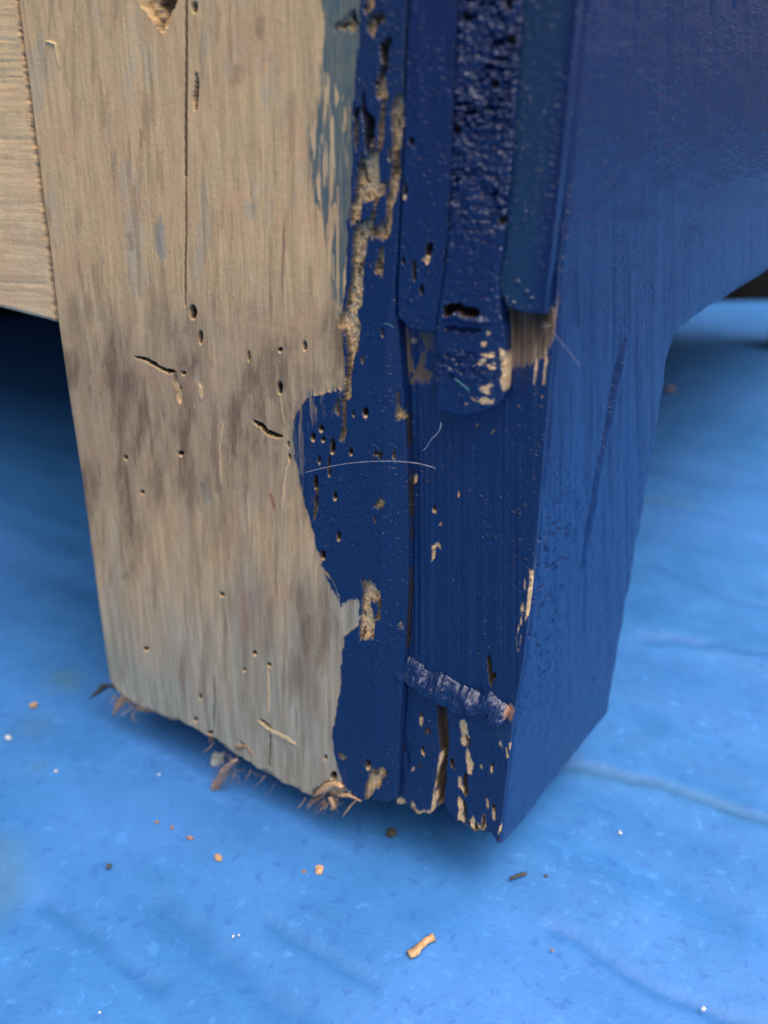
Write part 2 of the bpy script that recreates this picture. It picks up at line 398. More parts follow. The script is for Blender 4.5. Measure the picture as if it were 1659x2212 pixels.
    for pts, wd, k in ((Z4((620, 780), (640, 900), (655, 1050), (665, 1200)), 7, .75), (Z4((600, 560), (620, 700), (632, 780)), 4, .5),
                       (Z4((690, 1240), (660, 1340), (600, 1380)), 10, .4), (Z4((450, 900), (470, 1050)), 7, .3), (Z4((1085, 430), (1075, 700), (1090, 900), (1110, 950)), 9, .55),
                       (Z4((930, 240), (945, 420), (940, 560)), 6, .55), (Z4((855, 0), (850, 260)), 4, .4), (Z4((945, 880), (940, 980), (975, 1090)), 6, .45),
                       (Z6((1290, 150), (1280, 260), (1285, 360)), 14, .65), (Z6((1380, 140), (1370, 300), (1330, 430)), 12, .55), (Z6((1320, 420), (1330, 560), (1330, 640)), 10, .45),
                       (Z6((1100, 60), (1090, 200), (1085, 360)), 14, .4), (Z6((750, 470), (752, 580)), 5, .35), (Z1((610, 560), (612, 640)), 2.5, .5), (Z1((1230, 950), (1225, 1100), (1222, 1280)), 2.5, .55),
                       (Z1((1165, 980), (1165, 1250), (1180, 1470)), 3, .35), (Z1((700, 1130), (710, 1250), (735, 1420)), 6, .4), (Z1((340, 1120), (355, 1260)), 5, .35), (Z1((470, 1270), (490, 1400)), 4, .4),
                       (Z1((560, 1000), (570, 1090)), 4, .35), (Z1((1030, 280), (1015, 370)), 10, .35), (Z1((1125, 60), (1120, 160)), 9, .35)):
        m = f.line(pts, wd, wd * 1.1); mx(a, 'stain', np.minimum(m * k * 1.35, .95))
    for pts, wd, k in ((Z1((690, 940), (690, 1040), (695, 1120)), 10, .8), (Z1((1085, 860), (1080, 940)), 12, .45), (Z4((600, 360), (690, 420)), 20, .4), (Z4((985, 240), (1000, 380)), 16, .45), (Z4((1150, 380), (1175, 620)), 22, .35), (Z4((1000, 890), (1060, 1000)), 12, .7)):
        m = f.line(pts, wd, wd * .7); mx(a, 'patina', m * k); mx(a, 'stain', m * k * .3)
    mx(a, 'red', f.line(Z4((1357, 950), (1368, 990), (1380, 1035)), 4.5, 1.5) * .85)
    mx(a, 'red', f.line(Z4((1235, 880), (1240, 930)), 5, 3) * .35)
    mx(a, 'red', f.line(Z6((985, 10), (980, 120), (970, 300)), 10, 6) * .38)
    mx(a, 'red', f.line(Z4((1225, 1150), (1230, 1300)), 8, 6) * .3)
    # --- shallow cracks of the board
    def cut(m, d, dirt_shade=.9):
        nonlocal h
        h = h - m * d; mx(a, 'dirt_shade', np.clip(m * 5, 0, 1) * dirt_shade)
        a['paint'] *= 1 - .75 * m; a['fresh'] *= 1 - np.clip(m * 3, 0, 1)
    cut(fs.line(Z1((800, -300), (805, 0), (804, 200), (803, 560), (803, 760)), 1.9, 1.9, False, False), .7, .8)
    cut(fs.line(Z1((803, 760), (804, 1000), (800, 1130), (800, 1320)), 1.2, 1.8, True, False), .5, .7)
    cut(fs.line(Z6((822, 470), (824, 600), (820, 720)), 1.3, .9), .6, .6)
    cut(fs.line(Z6((1100, 730), (1102, 830), (1095, 920)), 1.5, .9), .8, .6)
    cut(fs.line(Z6((945, 795), (985, 820), (1000, 850)), 2.0, 1), 1, .7)
    # --- holes in the bare wood: (centre, radii), with the pale torn lip under them
    kn = f.poly(Z1((575, -200), (585, 0), (640, 60), (690, 125), (704, 150), (716, 110), (742, 60), (775, -10), (790, -200)), 1.5)
    cav = f.poly(Z1((640, -200), (650, 20), (700, 70), (728, 60), (745, -20), (745, -200)), 1.5)
    h = h - kn * (1.6 + 1.6 * fbm(x, y, 12, 12, 91, 2)); h = h - cav * 2.2
    mx(a, 'stain', kn * .35); mx(a, 'fresh', kn * sstep(.45, .65, fbm(x, y, 10, 14, 93, 2) + .5) * .5); mx(a, 'stain', f.poly(Z1((660, 90), (700, 90), (712, 130), (690, 140)), 2) * .8)
    mx(a, 'dirt_shade', np.clip(cav * 4, 0, 1) * .85)
    holes = [Z1((842, 30)) + [6, 11], Z1((830, 1340)) + [5, 9], Z1((868, 1455)) + [3.5, 9], Z4((970, 40)) + [7, 14], Z4((1008, 162)) + [4, 12], Z4((1408, 226)) + [4.4, 4.6], Z4((1532, 205)) + [3.5, 9],
             Z4((1408, 415)) + [4.6, 12], Z4((908, 745)) + [5.5, 4], Z4((715, 943)) + [3.6, 3.6], Z4((633, 766)) + [3.2, 4], Z4((900, 420)) + [4, 5], Z4((922, 345)) + [4.2, 3.5], Z4((1455, 765)) + [2.4, 4.6], Z4((1450, 700)) + [1.8, 5],
             Z6((1025, 346)) + [4.8, 4.2], Z6((1098, 406)) + [4, 4], Z6((973, 430)) + [3, 3], Z6((865, 50)) + [2.6, 2.6], Z6((480, 326)) + [5, 3], Z6((752, 565)) + [2.6, 5], Z6((728, 680)) + [4, 4], Z6((1382, 868)) + [2.8, 4.2], Z6((1422, 965)) + [7, 9],
             Z6((690, 725)) + [4, 4], Z6((800, 745)) + [6, 3.5], Z4((1250, 260)) + [1.8, 9], Z4((1110, 1452)) + [2.4, 3.4]]
    for (c, rx, ry) in holes:
        m = fs.spot(c[0], c[1], rx, ry); cut(m, 2.4, 1.0)
        mx(a, 'fresh', fs.spot(c[0] - .6, c[1] + ry + 2.2, rx * .8, 3.2, 1.2) * .75)
    cut(fs.poly(Z1((845, 312), (854, 315), (859, 372), (853, 472), (842, 478), (836, 420), (842, 370)), .9), 2.2, .8)
    for pts, wd in ((Z4((680, 264), (740, 275), (790, 308), (840, 332), (880, 338)), 3.4), (Z4((1270, 588), (1310, 606), (1345, 642), (1385, 656), (1420, 660)), 4.2)):
        sh = [(px + 1, py + 6) for px, py in pts]
        mx(a, 'fresh', fs.line(sh, wd * .5, 1.6) * .4)
        cut(fs.line(pts, wd, 1.0), 2.6, .95)
    cut(fs.poly(Z4((1295, 596), (1330, 608), (1348, 640), (1325, 640)), 1), 2.4, .95)
    mx(a, 'fresh', fs.line(Z4((880, 380), (895, 430), (905, 490)), 5, 2) * .7); h = h - fs.line(Z4((870, 350), (895, 430), (905, 490)), 5, 2) * .7
    mx(a, 'fresh', fs.line(Z4((1410, 450), (1415, 520), (1428, 600)), 1.8, 1) * .7)
    for pts, wd in ((Z4((1455, 780), (1440, 830), (1425, 930), (1418, 1040)), 2.2), (Z4((1120, 600), (1105, 700), (1110, 900)), 1.8), (Z6((1045, 690), (1095, 735), (1160, 765), (1235, 805)), 4), (Z4((1000, 400), (1015, 480)), 4),
                    (Z6((1090, 430), (1095, 560), (1092, 660)), 2), (Z1((200, 175), (240, 190), (255, 290)), 3)):
        mx(a, 'fresh', fs.line(pts, wd, 1.5) * .6); h = h + fs.line(pts, wd, 1.5) * .25
    cut(fs.line(Z6((1050, 680), (1080, 706), (1110, 722)), 2.2, .9), 1.0, .8)
    # --- holes in the blue band
    for c, rx, ry in (Z5((560, 665)) + [6, 9.5], Z5((338, 745)) + [5, 6.5], Z5((300, 790)) + [5.2, 7], Z5((350, 800)) + [3.5, 5], Z5((395, 835)) + [5, 16], Z5((379, 935)) + [3.2, 20], Z5((488, 862)) + [3.6, 6.5],
                      Z5((330, 905)) + [2.6, 7], Z5((312, 1015)) + [4.6, 14], Z5((408, 1085)) + [3.8, 7], Z5((427, 1285)) + [4.4, 8], Z5((347, 1380)) + [5, 9], Z5((316, 1120)) + [3, 12], Z5((648, 268)) + [2.2, 7], Z5((500, 672)) + [2.4, 4],
                      Z6((1598, 905)) + [6, 8], Z7((320, 1030)) + [5, 9]):
        m = fs.spot(c[0], c[1], rx, ry); cut(m, 2.4, 1.0); a['paint'] *= 1 - m
        mx(a, 'fresh', fs.spot(c[0] + .5, c[1] + ry + 1, rx * .8, 3.4, 1) * .8); a['paint'] *= 1 - fs.spot(c[0] + .5, c[1] + ry + 1, rx * .8, 3.4, 1) * .8
    def chip(m, d=.7, k=1.0):
        nonlocal h
        rag = fbm(x, y, 9, 13, 101, 4, .65)
        h = h - m * (d + .5 + 1.1 * rag); mx(a, 'fresh', m * k); a['paint'] *= 1 - m; a['teal'] *= 1 - m; mx(a, 'dirt_shade', 4 * m * (1 - m) * .6)
        mx(a, 'dirt_shade', m * sstep(.06, .20, -rag) * .85)
    chip(fs.line(Z5((316, 1030), (318, 1090), (305, 1210)), 2.6, 1.2), .5)
    chip(f.poly(ZA((400, -500), (480, -500), (490, 60), (450, 130), (400, 160), (375, 120), (390, 20)), 1.2), .8)
    chip(f.poly(ZA((60, 340), (60, 270), (130, 215), (150, 170), (240, 150), (275, 200), (290, 260), (270, 330), (240, 345), (200, 300), (170, 330), (130, 290), (90, 290)), 1.0), .8)
    cut(f.poly(ZA((220, 150), (275, 120), (300, 260), (270, 310), (235, 240)), 1.2), 2.0, .95)
    cut(f.line(ZA((90, 255), (160, 262), (200, 250)), 2.4, 1), 1.0, .9)
    chip(f.poly(ZA((430, 230), (470, 180), (600, 150), (590, 230), (520, 260), (500, 330), (480, 420), (420, 330), (415, 260)), 2), .5, .75)
    cut(f.poly(ZA((430, 200), (500, 140), (590, 140), (560, 190), (470, 230)), 1.5), 1.2, .6)
    cut(f.poly(ZA((560, 430), (620, 395), (670, 430), (640, 560), (630, 700), (600, 800), (540, 880), (490, 880), (540, 800), (580, 700), (545, 560), (535, 470)), 1.3), 2.6, .85)
    mx(a, 'fresh', f.poly(ZA((570, 560), (630, 590), (620, 720), (590, 700)), 2) * .55)
    chip(f.poly(ZA((560, 850), (605, 830), (635, 1000), (620, 1080), (570, 1070), (510, 1030), (515, 940)), 1.2), .8)
    cut(f.poly(ZA((370, 1020), (390, 1150), (440, 1250), (480, 1290), (480, 1400), (440, 1500), (420, 1680), (390, 1640), (380, 1400), (340, 1150)), 1.3), 3.0, .9)
    chip(f.line(ZA((300, 1280), (285, 1380), (305, 1480), (295, 1590)), 4, 1.3), .6); cut(f.line(ZA((320, 1160), (290, 1220), (270, 1320)), 4, 1.2), 1.5, .85)
    chip(f.line(ZA((590, 1090), (570, 1300), (550, 1480), (530, 1640)), 5, 1.2), .8, .45)
    chip(f.poly(ZA((440, 1650), (450, 1440), (475, 1440), (480, 1650)), 1.2), .6, .8)
    big = ZB((330, 100), (350, 40), (430, 30), (420, -10), (525, -20), (530, 150), (540, 330), (640, 310), (630, 400), (540, 480), (440, 540), (340, 550), (330, 740), (300, 775), (225, 760), (215, 640), (250, 560), (280, 460), (290, 270))
    chip(f.poly(big, 1.2), 1.0); cut(f.line(ZB((320, 110), (330, 250), (350, 290), (390, 320)), 4, 1.5), .8, .6)
    mx(a, 'stain', f.poly(ZB((545, 340), (645, 310), (630, 400), (560, 440)), 2) * .9); a['fresh'] *= 1 - f.poly(ZB((545, 340), (645, 310), (630, 400), (560, 440)), 2) * .6
    chip(f.poly(ZB((525, 490), (500, 600), (480, 720), (425, 730), (440, 680), (480, 600), (460, 600), (490, 520)), 1), .6)
    low_ = ZB((300, 790), (390, 760), (440, 740), (490, 760), (480, 880), (430, 900), (410, 1000), (385, 1120), (370, 1250), (355, 1500), (350, 1640), (300, 1740), (285, 1810), (325, 1850), (320, 1960), (300, 2060)) + Z5((510, 290), (525, 350), (500, 380), (490, 480), (490, 590), (470, 612), (450, 590), (455, 520), (470, 450), (465, 330), (447, 230)) + ZB((90, 1900), (85, 1800), (150, 1760), (190, 1600), (210, 1450), (235, 1250), (235, 1100), (250, 950), (260, 830))
    chip(f.poly(low_, 1.2), 1.0)
    pm = f.poly(ZB((260, 1040), (300, 1020), (385, 1060), (370, 1130), (300, 1120)), 1.5) * sstep(.45, .55, fbm(x, y, 7, 7, 111, 2) + .5); mx(a, 'paint', pm * .9); a['dirt_shade'] *= 1 - pm
    cut(f.poly(ZB((420, 740), (485, 730), (475, 840), (440, 870)), 1.5), 1.2, .8); mx(a, 'stain', f.poly(ZB((330, 780), (440, 770), (430, 900), (340, 860)), 5) * .7)
    chip(f.poly(Z5((443, 605), (467, 605), (465, 700), (468, 750), (455, 808), (434, 806), (442, 740), (446, 690)), 1), .9)
    chip(f.line(Z5((425, 600), (418, 640), (426, 688)), 4.2, 1.2), .8)
    chip(f.poly(ZA((700, 1040), (790, 1030), (790, 1300), (765, 1500), (760, 1940), (670, 1940), (690, 1500), (670, 1400), (680, 1150)), 1.2), .9, .9)
    chip(f.poly(ZB((760, 0), (755, 200), (745, 420), (690, 560), (660, 860), (640, 890), (590, 950), (540, 940), (460, 930), (470, 880), (550, 770), (610, 730), (620, 480), (655, 420), (670, 200), (690, 0)), 1.2), .8)
    mx(a, 'teal', f.poly(ZB((480, 800), (560, 760), (600, 800), (540, 850)), 5) * .5)
    chip(f.line(ZA((650, 1600), (650, 1760)), 3, 1), .5)
    chip(f.poly(ZB((550, 1060), (590, 1040), (580, 1260), (565, 1330), (500, 1340), (510, 1220), (525, 1150)), 1.1), .7)
    chip(f.poly(Z5((608, 1140), (640, 1090), (655, 1100), (648, 1140), (628, 1158)), 1), .5); chip(f.spot(*Z5((610, 1198))[0], 3, 3), .4); chip(f.spot(*Z5((543, 405))[0], 4, 6), .3, .5)
    cut(f.poly(Z5((590, 876), (620, 866), (660, 884), (640, 894), (605, 890)), 1), 1.0, .6)
    chip(f.poly(Z5((700, 700), (712, 620), (708, 570), (720, 560), (722, 640), (742, 670), (745, 690), (720, 708)), 1), .6)
    chip(f.spot(*Z5((700, 885))[0], 3.4, 8), .6)
    ch = f.poly(Z7((285, 90), (325, 100), (345, 130), (372, 160), (381, 230), (378, 305), (352, 300), (352, 398), (278, 398), (272, 330), (285, 260), (298, 160)), 1.0)
    bl = f.poly(Z7((330, 215), (368, 210), (372, 260), (350, 290), (332, 250)), 1.3)
    chip(ch * (1 - bl), .7); mx(a, 'paint', bl)
    tl = f.poly(Z7((275, 80), (330, 100), (310, 160), (280, 150)), 3) * .5; mx(a, 'teal', tl)
    chip(f.poly(Z7((175, 975), (205, 985), (210, 1005), (190, 1018), (175, 1000)), 1), .3, .0); mx(a, 'patina', f.spot(*Z7((192, 995))[0], 8, 9) * .8)
    # torn bottom corner and bottom rim
    chip(f.poly(Z7((305, 1230), (310, 1120), (335, 1065), (400, 1055), (412, 1080), (380, 1110), (372, 1150), (350, 1170), (335, 1215)), 1.5), .9, .8)
    tn = f.poly(Z6((1300, 1080), (1330, 1030), (1400, 990), (1450, 1000), (1500, 1045), (1560, 1090), (1500, 1150), (1300, 1150)), 2); chip(tn, 1.0)
    rim = sstep(7, 1, BOT(x) - y + fbm(x, y, 14, 14, 121, 3) * 16); mx(a, 'fresh', rim * .45 * sstep(.4, .6, fbm(x, y, 26, 26, 125, 2) + .5)); mx(a, 'stain', rim * .5); h = h - rim * .6
    # thin blue rim worn at the board's corner, then the corner eases down into the joint
    xc = iy([(900, -300), (890, 0), (880, 300), (868, 500), (838, 700), (832, 760), (830, 1000), (825, 1200), (810, 1400), (808, 1650), (805, 1800)])(y)
    cr = CRACK(y)
    e = np.clip((x - xc) / np.maximum(cr - xc, 6), 0, 1) * sstep(480, 700, y)
    h = h - 1.5 * e
    h = h - sstep(4, 0, cr - x) * .9
    h = h - sstep(5, 0, x - LEFT(y)) * .5
    h = h + a['paint'] * .24 + a['teal'] * .04 + a['paint'] * fbm(x, y, 5, 5, 131, 2) * .10
    mx(a, 'dirt_shade', sstep(3.6, 1.0, cr - x) * sstep(-.22, .02, fbm(x * 0, y, 9, 34, 127, 3, .6)) * (.95 * sstep(840, 900, y) * sstep(1430, 1400, y) + .6 * sstep(560, 420, y)))
    # frosted ridge of paint by the big chip
    fr_ = f.line(Z5((640, 700), (625, 860), (615, 1080), (600, 1400)), 14, 10) ; h = h + fr_ * fbm(x, y, 5, 9, 133, 2) * .35
    return build_grid('side_board', x, y, nr, nc, h, PROUD, on_side, a, {'l': -N1 * .03, 'b': -N1 * .018, 'r': -N1 * .006, 't': ZU * .16}, M_SIDE, root)
side_board()

# ------------------------------------------------------------------ front post: recessed panel with brush lines + the blue front face
def post():
    nr, na, nb = 900, 190, 150
    T = lambda v: v * 0 - 150.0
    x1, y1 = sheet(nr, na, lambda y: CRACK(y) - 3, ARR, T, BOT)
    x2, y2 = sheet(nr, nb, ARR, RIGHT, T, BOT2)
    # recessed side
    a = blank(len(x1)); f = Feat(x1, y1, 2.8, 5).splinter(16); a['paint'][:] = 1
    x, y = x1, y1
    lines = fbm(x, y, 7, 700, 141, 3, .6)
    h = lines * .42 * sstep(1560, 1380, y) + fbm(x, y, 5, 12, 145, 2) * .06 + fbm(x, y, 40, 260, 147, 2) * .3
    def cut(m, d, dirt_shade=.9):
        nonlocal h
        h = h - m * d; mx(a, 'dirt_shade', np.clip(m * 5, 0, 1) * dirt_shade); a['paint'] *= 1 - .8 * m
    def chip(m, d=.5, k=1.0):
        nonlocal h
        rag = fbm(x, y, 7, 11, 151, 4, .65)
        h = h - m * (d + .7 * rag); mx(a, 'fresh', m * k); a['paint'] *= 1 - m; mx(a, 'dirt_shade', m * sstep(.15, .27, -rag) * .7)
    # joint line next to the side board
    cut(f.line([(CRACK(q) + 4, q) for q in np.linspace(860, 1410, 12)], 2.6, 1.2, False), 1.5, .9)
    # bare wood under the ends of the strips, fading into paint with runs
    fade = f.poly(ZC((900, 60), (980, 250), (1430, 260), (1425, 460), (1330, 640), (1030, 760), (960, 700), (950, 200)), 6)
    run = sstep(0, 1, 1.45 - (y - 690) / 90 - (fbm(x, y, 7, 500, 155, 2)) * 1.6)
    un = fade * run
    a['paint'] *= 1 - un * .93; mx(a, 'stain', un * .92); mx(a, 'dirt_shade', un * (.25 + .65 * sstep(800, 690, y)) * (.65 + 1.4 * fbm(x, y, 6, 300, 156, 2)))  # bare dark wood; shade of the strip above put into its colour
    h = h + un * fbm(x, y, 6, 300, 157, 2) * .5
    chip(f.line(ZC((1360, 400), (1350, 600), (1335, 800), (1330, 870)), 2.6, 1.2), .1, .75)
    chip(f.line(ZC((1275, 500), (1270, 700), (1255, 850)), 2.4, 1.8), .0, .5)
    un2 = f.poly(ZC((110, 430), (400, 440), (420, 700), (430, 830), (200, 830), (130, 620)), 12) * sstep(.42, .58, fbm(x, y, 14, 30, 159, 3) + .5)
    a['paint'] *= 1 - un2 * .7; mx(a, 'stain', un2 * .7); mx(a, 'dirt_shade', un2 * .5); mx(a, 'fresh', f.spot(*ZC((270, 500))[0], 7, 8, 3) * .6); mx(a, 'fresh', f.spot(*ZC((370, 480))[0], 6, 6, 3) * .4); a['paint'] *= 1 - f.spot(*ZC((270, 500))[0], 7, 8, 3) * .6  # left patch darkened too, the strip's shade painted in
    chip(f.line(ZC((160, 640), (150, 760), (175, 820)), 4, 2), .2, .5)
    # specks and chips in the panel
    for c, rx, ry, k in ((Z5((905, 1165))[0], 4, 5, .9), (Z5((808, 1000))[0], 4.6, 8, .6), (Z5((1030, 1080))[0], 2.4, 6, .3), (Z5((800, 1068))[0], 2, 3, .7), (Z5((935, 1228))[0], 4, 2, .5), (Z5((1120, 735))[0], 2.4, 3, .4), (Z5((1200, 760))[0], 4, 1.6, .8), (Z5((1330, 640))[0], 1.8, 1.8, .9), (Z5((1450, 585))[0], 2, 2, .7)):
        chip(f.spot(c[0], c[1], rx, ry), .4, k)
    chip(f.poly(Z5((895, 1330), (938, 1325), (936, 1345), (912, 1350), (910, 1420), (892, 1420), (900, 1370)), 1.2), .3, .75)
    cut(f.spot(*Z5((905, 1155))[0], 3, 4), 1.5)
    # dark groove below the ledge, splits and splinter strips of the lower end
    cut(f.poly(ZD((640, 740), (690, 700), (730, 740), (735, 1000), (740, 1120), (720, 1300), (705, 1500), (690, 1720), (640, 1700), (620, 1500), (680, 1300), (660, 1100), (650, 900)), 2), 3.0, .8)
    chip(f.poly(ZD((650, 1250), (700, 1240), (690, 1360), (660, 1480), (600, 1600), (640, 1620), (600, 1790), (570, 1820), (580, 1700), (620, 1480)), 1.5), .3, .85)
    cut(f.poly(ZD((660, 1480), (700, 1460), (700, 1690), (650, 1720), (640, 1640)), 2), 1.5, .55)
    chip(f.poly(ZD((850, 920), (890, 900), (920, 960), (925, 1060), (950, 1100), (895, 1100), (905, 1180), (860, 1150), (850, 1100), (868, 1060)), 1.5), .3, .7)
    chip(f.poly(ZD((905, 1190), (930, 1190), (940, 1300), (965, 1330), (960, 1420), (920, 1420), (900, 1300)), 1.5), .3, .65)
    cut(f.poly(ZD((890, 1090), (950, 1110), (930, 1170), (900, 1150)), 1), 1.2, .8)
    chip(f.poly(ZD((270, 1170), (310, 1140), (330, 1190), (290, 1230), (310, 1290), (290, 1420), (260, 1500), (235, 1480), (250, 1380), (270, 1270)), 1.5), .3, .75)
    chip(f.poly(ZD((215, 1640), (270, 1570), (300, 1660), (360, 1700), (350, 1760), (260, 1740), (205, 1690)), 1.5), .4, .85)
    chip(f.poly(ZD((400, 1700), (440, 1740), (490, 1770), (580, 1790), (570, 1840), (480, 1830), (440, 1780), (395, 1760)), 1.5), .4, .85)
    for pts, wd in ((ZD((845, 1460), (850, 1540), (880, 1600)), 4), (ZD((830, 1650), (860, 1750), (850, 1830), (890, 1900)), 5), (ZD((960, 1850), (965, 1960)), 6), (ZD((1010, 1900), (1030, 1980)), 7), (ZD((1070, 1820), (1065, 1950)), 5), (ZD((1165, 1760), (1160, 1850)), 3.2), (ZD((1100, 1640), (1110, 1760)), 2), (ZD((1140, 1350), (1145, 1430)), 3),
                    (ZD((250, 810), (265, 870)), 3), (ZD((240, 950), (250, 985)), 3), (ZD((495, 870), (500, 960)), 4), (ZD((1290, 1760), (1310, 1830), (1280, 1920), (1210, 1980)), 7), (ZD((1300, 1280), (1280, 1180)), 2)):
        chip(f.line(pts, wd, 1.3), .3, .75)
    for pts, wd in ((ZD((890, 1420), (900, 1600), (910, 1640)), 4), (ZD((870, 1680), (890, 1740), (900, 1850)), 3.5), (ZD((1070, 1830), (1050, 1960)), 2.5), (ZD((1165, 1700), (1170, 1780)), 3.4), (ZD((920, 1880), (930, 1960)), 2.5), (ZD((990, 1900), (1000, 1980)), 2.5), (ZD((770, 1320), (775, 1390)), 4), (ZD((520, 1010), (575, 1020)), 3), (ZD((500, 1190), (498, 1240)), 3), (ZD((470, 1350), (475, 1360)), 4), (ZD((490, 840), (495, 870)), 3),
                    (ZD((1135, 330), (1130, 440), (1150, 600)), 4.5), (ZD((1180, 450), (1150, 560)), 3.5), (ZD((1180, 2030), (1200, 2090)), 5), (ZD((1150, 1330), (1148, 1370)), 2.4)):
        cut(f.line(pts, wd, 1.2), 1.6, .85)
    for c in (ZD((1045, 1355))[0], ZD((405, 1390))[0], ZD((498, 1240))[0]): chip(f.spot(c[0], c[1], 3.6, 4.5), .3, .9)
    mx(a, 'tealtone', f.poly(ZD((1110, 1080), (1180, 980), (1300, 960), (1370, 1000), (1330, 1110), (1220, 1120)), 12) * .7)
    mx(a, 'patina', f.line(ZD((1225, 1120), (1230, 1190)), 3, 2) * .0)
    chip(f.line(ZD((1225, 1130), (1228, 1190)), 3, 2), .0, .25); chip(f.line(ZD((1315, 1110), (1320, 1190)), 3, 2), .0, .25)
    mx(a, 'red', f.spot(*ZD((1330, 830))[0], 8, 16, 3) * .8); a['paint'] *= 1 - f.spot(*ZD((1330, 830))[0], 7, 15, 3) * .8
    rim = sstep(5, 0, BOT(x) - y + fbm(x, y, 12, 12, 161, 3) * 14); mx(a, 'stain', rim); h = h - rim * .7; a['paint'] *= 1 - rim * .7
    # worn arris
    chip(f.poly(Z7((1128, 52), (1150, 50), (1148, 130), (1135, 250), (1125, 300), (1105, 308), (1118, 200)), 1), .25)
    chip(f.line(Z7((1100, 120), (1095, 300), (1078, 360), (1070, 460)), 4, 3) * sstep(.5, .6, fbm(x, y, 5, 16, 163, 3) + .5), .1, .4)
    h = h - .5 * sstep(1560, 1620, y) + fbm(x, y, 12, 40, 167, 3) * .35 * sstep(1500, 1600, y)
    arr = ARR(y)
    d1 = (arr - x); h = h - .55 * np.clip(1 - d1 / 7, 0, 1) ** 2
    h = h - sstep(4, 0, x - CRACK(y)) * .6
    a1, h1 = a, h
    # blue front face
    a = blank(len(x2)); a['paint'][:] = 1; f = Feat(x2, y2, 2.4, 15); x, y = x2, y2
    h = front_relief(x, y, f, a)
    d2 = x - ARR(y); h = h - .4 * np.clip(1 - d2 / 7, 0, 1) ** 2
    h = h - .6 * np.clip(1 - (RIGHT(y) - x) / 8, 0, 1) ** 2 * sstep(730, 790, y) - .5 * np.clip(1 - (BOT2(x) - y) / 9, 0, 1) ** 2
    a2, h2 = a, h
    P1 = on_side(x1, y1); P2 = on_front(x2, y2)
    P1 = P1 + N1[None] * (h1 * .001)[:, None]; P2 = P2 + N2[None] * (h2 * .001)[:, None]
    P1 = P1 + N2[None] * ((-.0004) * np.clip(1 - d1 / 7, 0, 1) ** 2)[:, None]; P2 = P2 + N1[None] * ((-.00055) * np.clip(1 - d2 / 7, 0, 1) ** 2)[:, None]
    G1 = P1.reshape(nr, na, 3); G2 = P2.reshape(nr, nb, 3)
    G = np.concatenate([G1[:, :-1], (G1[:, -1:] + G2[:, :1]) / 2, G2[:, 1:]], 1); nc = na + nb - 1
    at = {k: np.concatenate([a1[k].reshape(nr, na), a2[k].reshape(nr, nb)[:, 1:]], 1).ravel() for k in ATTRS}
    u1 = uv_side(P1).reshape(nr, na, 2); u2 = uv_front(P2).reshape(nr, nb, 2); u2[..., 0] = -u2[..., 0]
    uv = np.concatenate([u1, u2[:, 1:]], 1).reshape(-1, 2)
    co, q, src = add_skirts(G.reshape(-1, 3), grid_quads(nr, nc), nr, nc, {'r': -N2 * .03, 'b': (-N1 - N2) * .012, 't': ZU * .16})
    mesh_np('corner_post', co - K[None], q, M_SIDE, root, {k: v[src] for k, v in at.items()}, uv[src])

def front_relief(x, y, f, a):
    a['lit_tone'][:] = .08 + .92 * sstep(640, 1150, y + fbm(x, y, 12, 200, 185, 3) * 420)  # brighter light on the lower front painted in, with a streaky edge
    up = sstep(900, 600, y)
    h = (fbm(x, y, 9, 260, 171, 3, .6) * .55 + fbm(x, y, 24, 300, 172, 2) * .5) * (.35 + .65 * sstep(450, 800, y)) * sstep(1700, 1200, y)                      # brush strokes
    h = h + fbm(x, y, 60, 60, 173, 2) * .35 + fbm(x, y, 12, 12, 175, 2) * .06
    pit = sstep(.66, .80, fbm(x + y * .35, y, 5, 11, 177, 2, .4) + .5) * sstep(950, 1150, y) * sstep(1620, 1450, y) * sstep(1330, 1180, x + (y - 1100) * .2)
    h = h - pit * .6
    h = h + fbm(x + y * .5, y, 9, 26, 179, 2) * .34 * sstep(850, 1000, y)
    h = h + sstep(.62, .75, fbm(x, y, 9, 7, 181, 2) + .5) * .12 * up * sstep(.45, .65, fbm(x, y, 90, 110, 183, 2) + .5)                # dried specks in the upper paint
    run = Feat(x, y, .6, 5).line(ZF((740, 60), (700, 240), (650, 520), (610, 720), (570, 900), (540, 1080), (505, 1300), (485, 1440)), 3.0, 2.5)
    h = h - run * 1.0
    h = h + f.line(ZF((765, 60), (722, 240), (672, 520), (632, 720), (595, 900), (560, 1080), (528, 1300)), 4, 4) * .28
    h = h - f.poly(ZF((462, 1480), (490, 1440), (498, 1500), (470, 1555)), 2.5) * .5
    h = h - f.line(Z3((820, -60), (825, 170)), 3, 3) * .25 - f.line(Z3((1310, -60), (1300, 130)), 2.5, 2) * .3 - f.line(Z3((1435, 0), (1440, 70)), 3, 2) * .4
    h = h + f.line(Z3((440, 1720), (450, 1900), (460, 2080)), 5, 5) * .35
    h = h + f.spot(*Z7((1450, 610))[0], 5, 8, 3) * -.5
    return h

post()

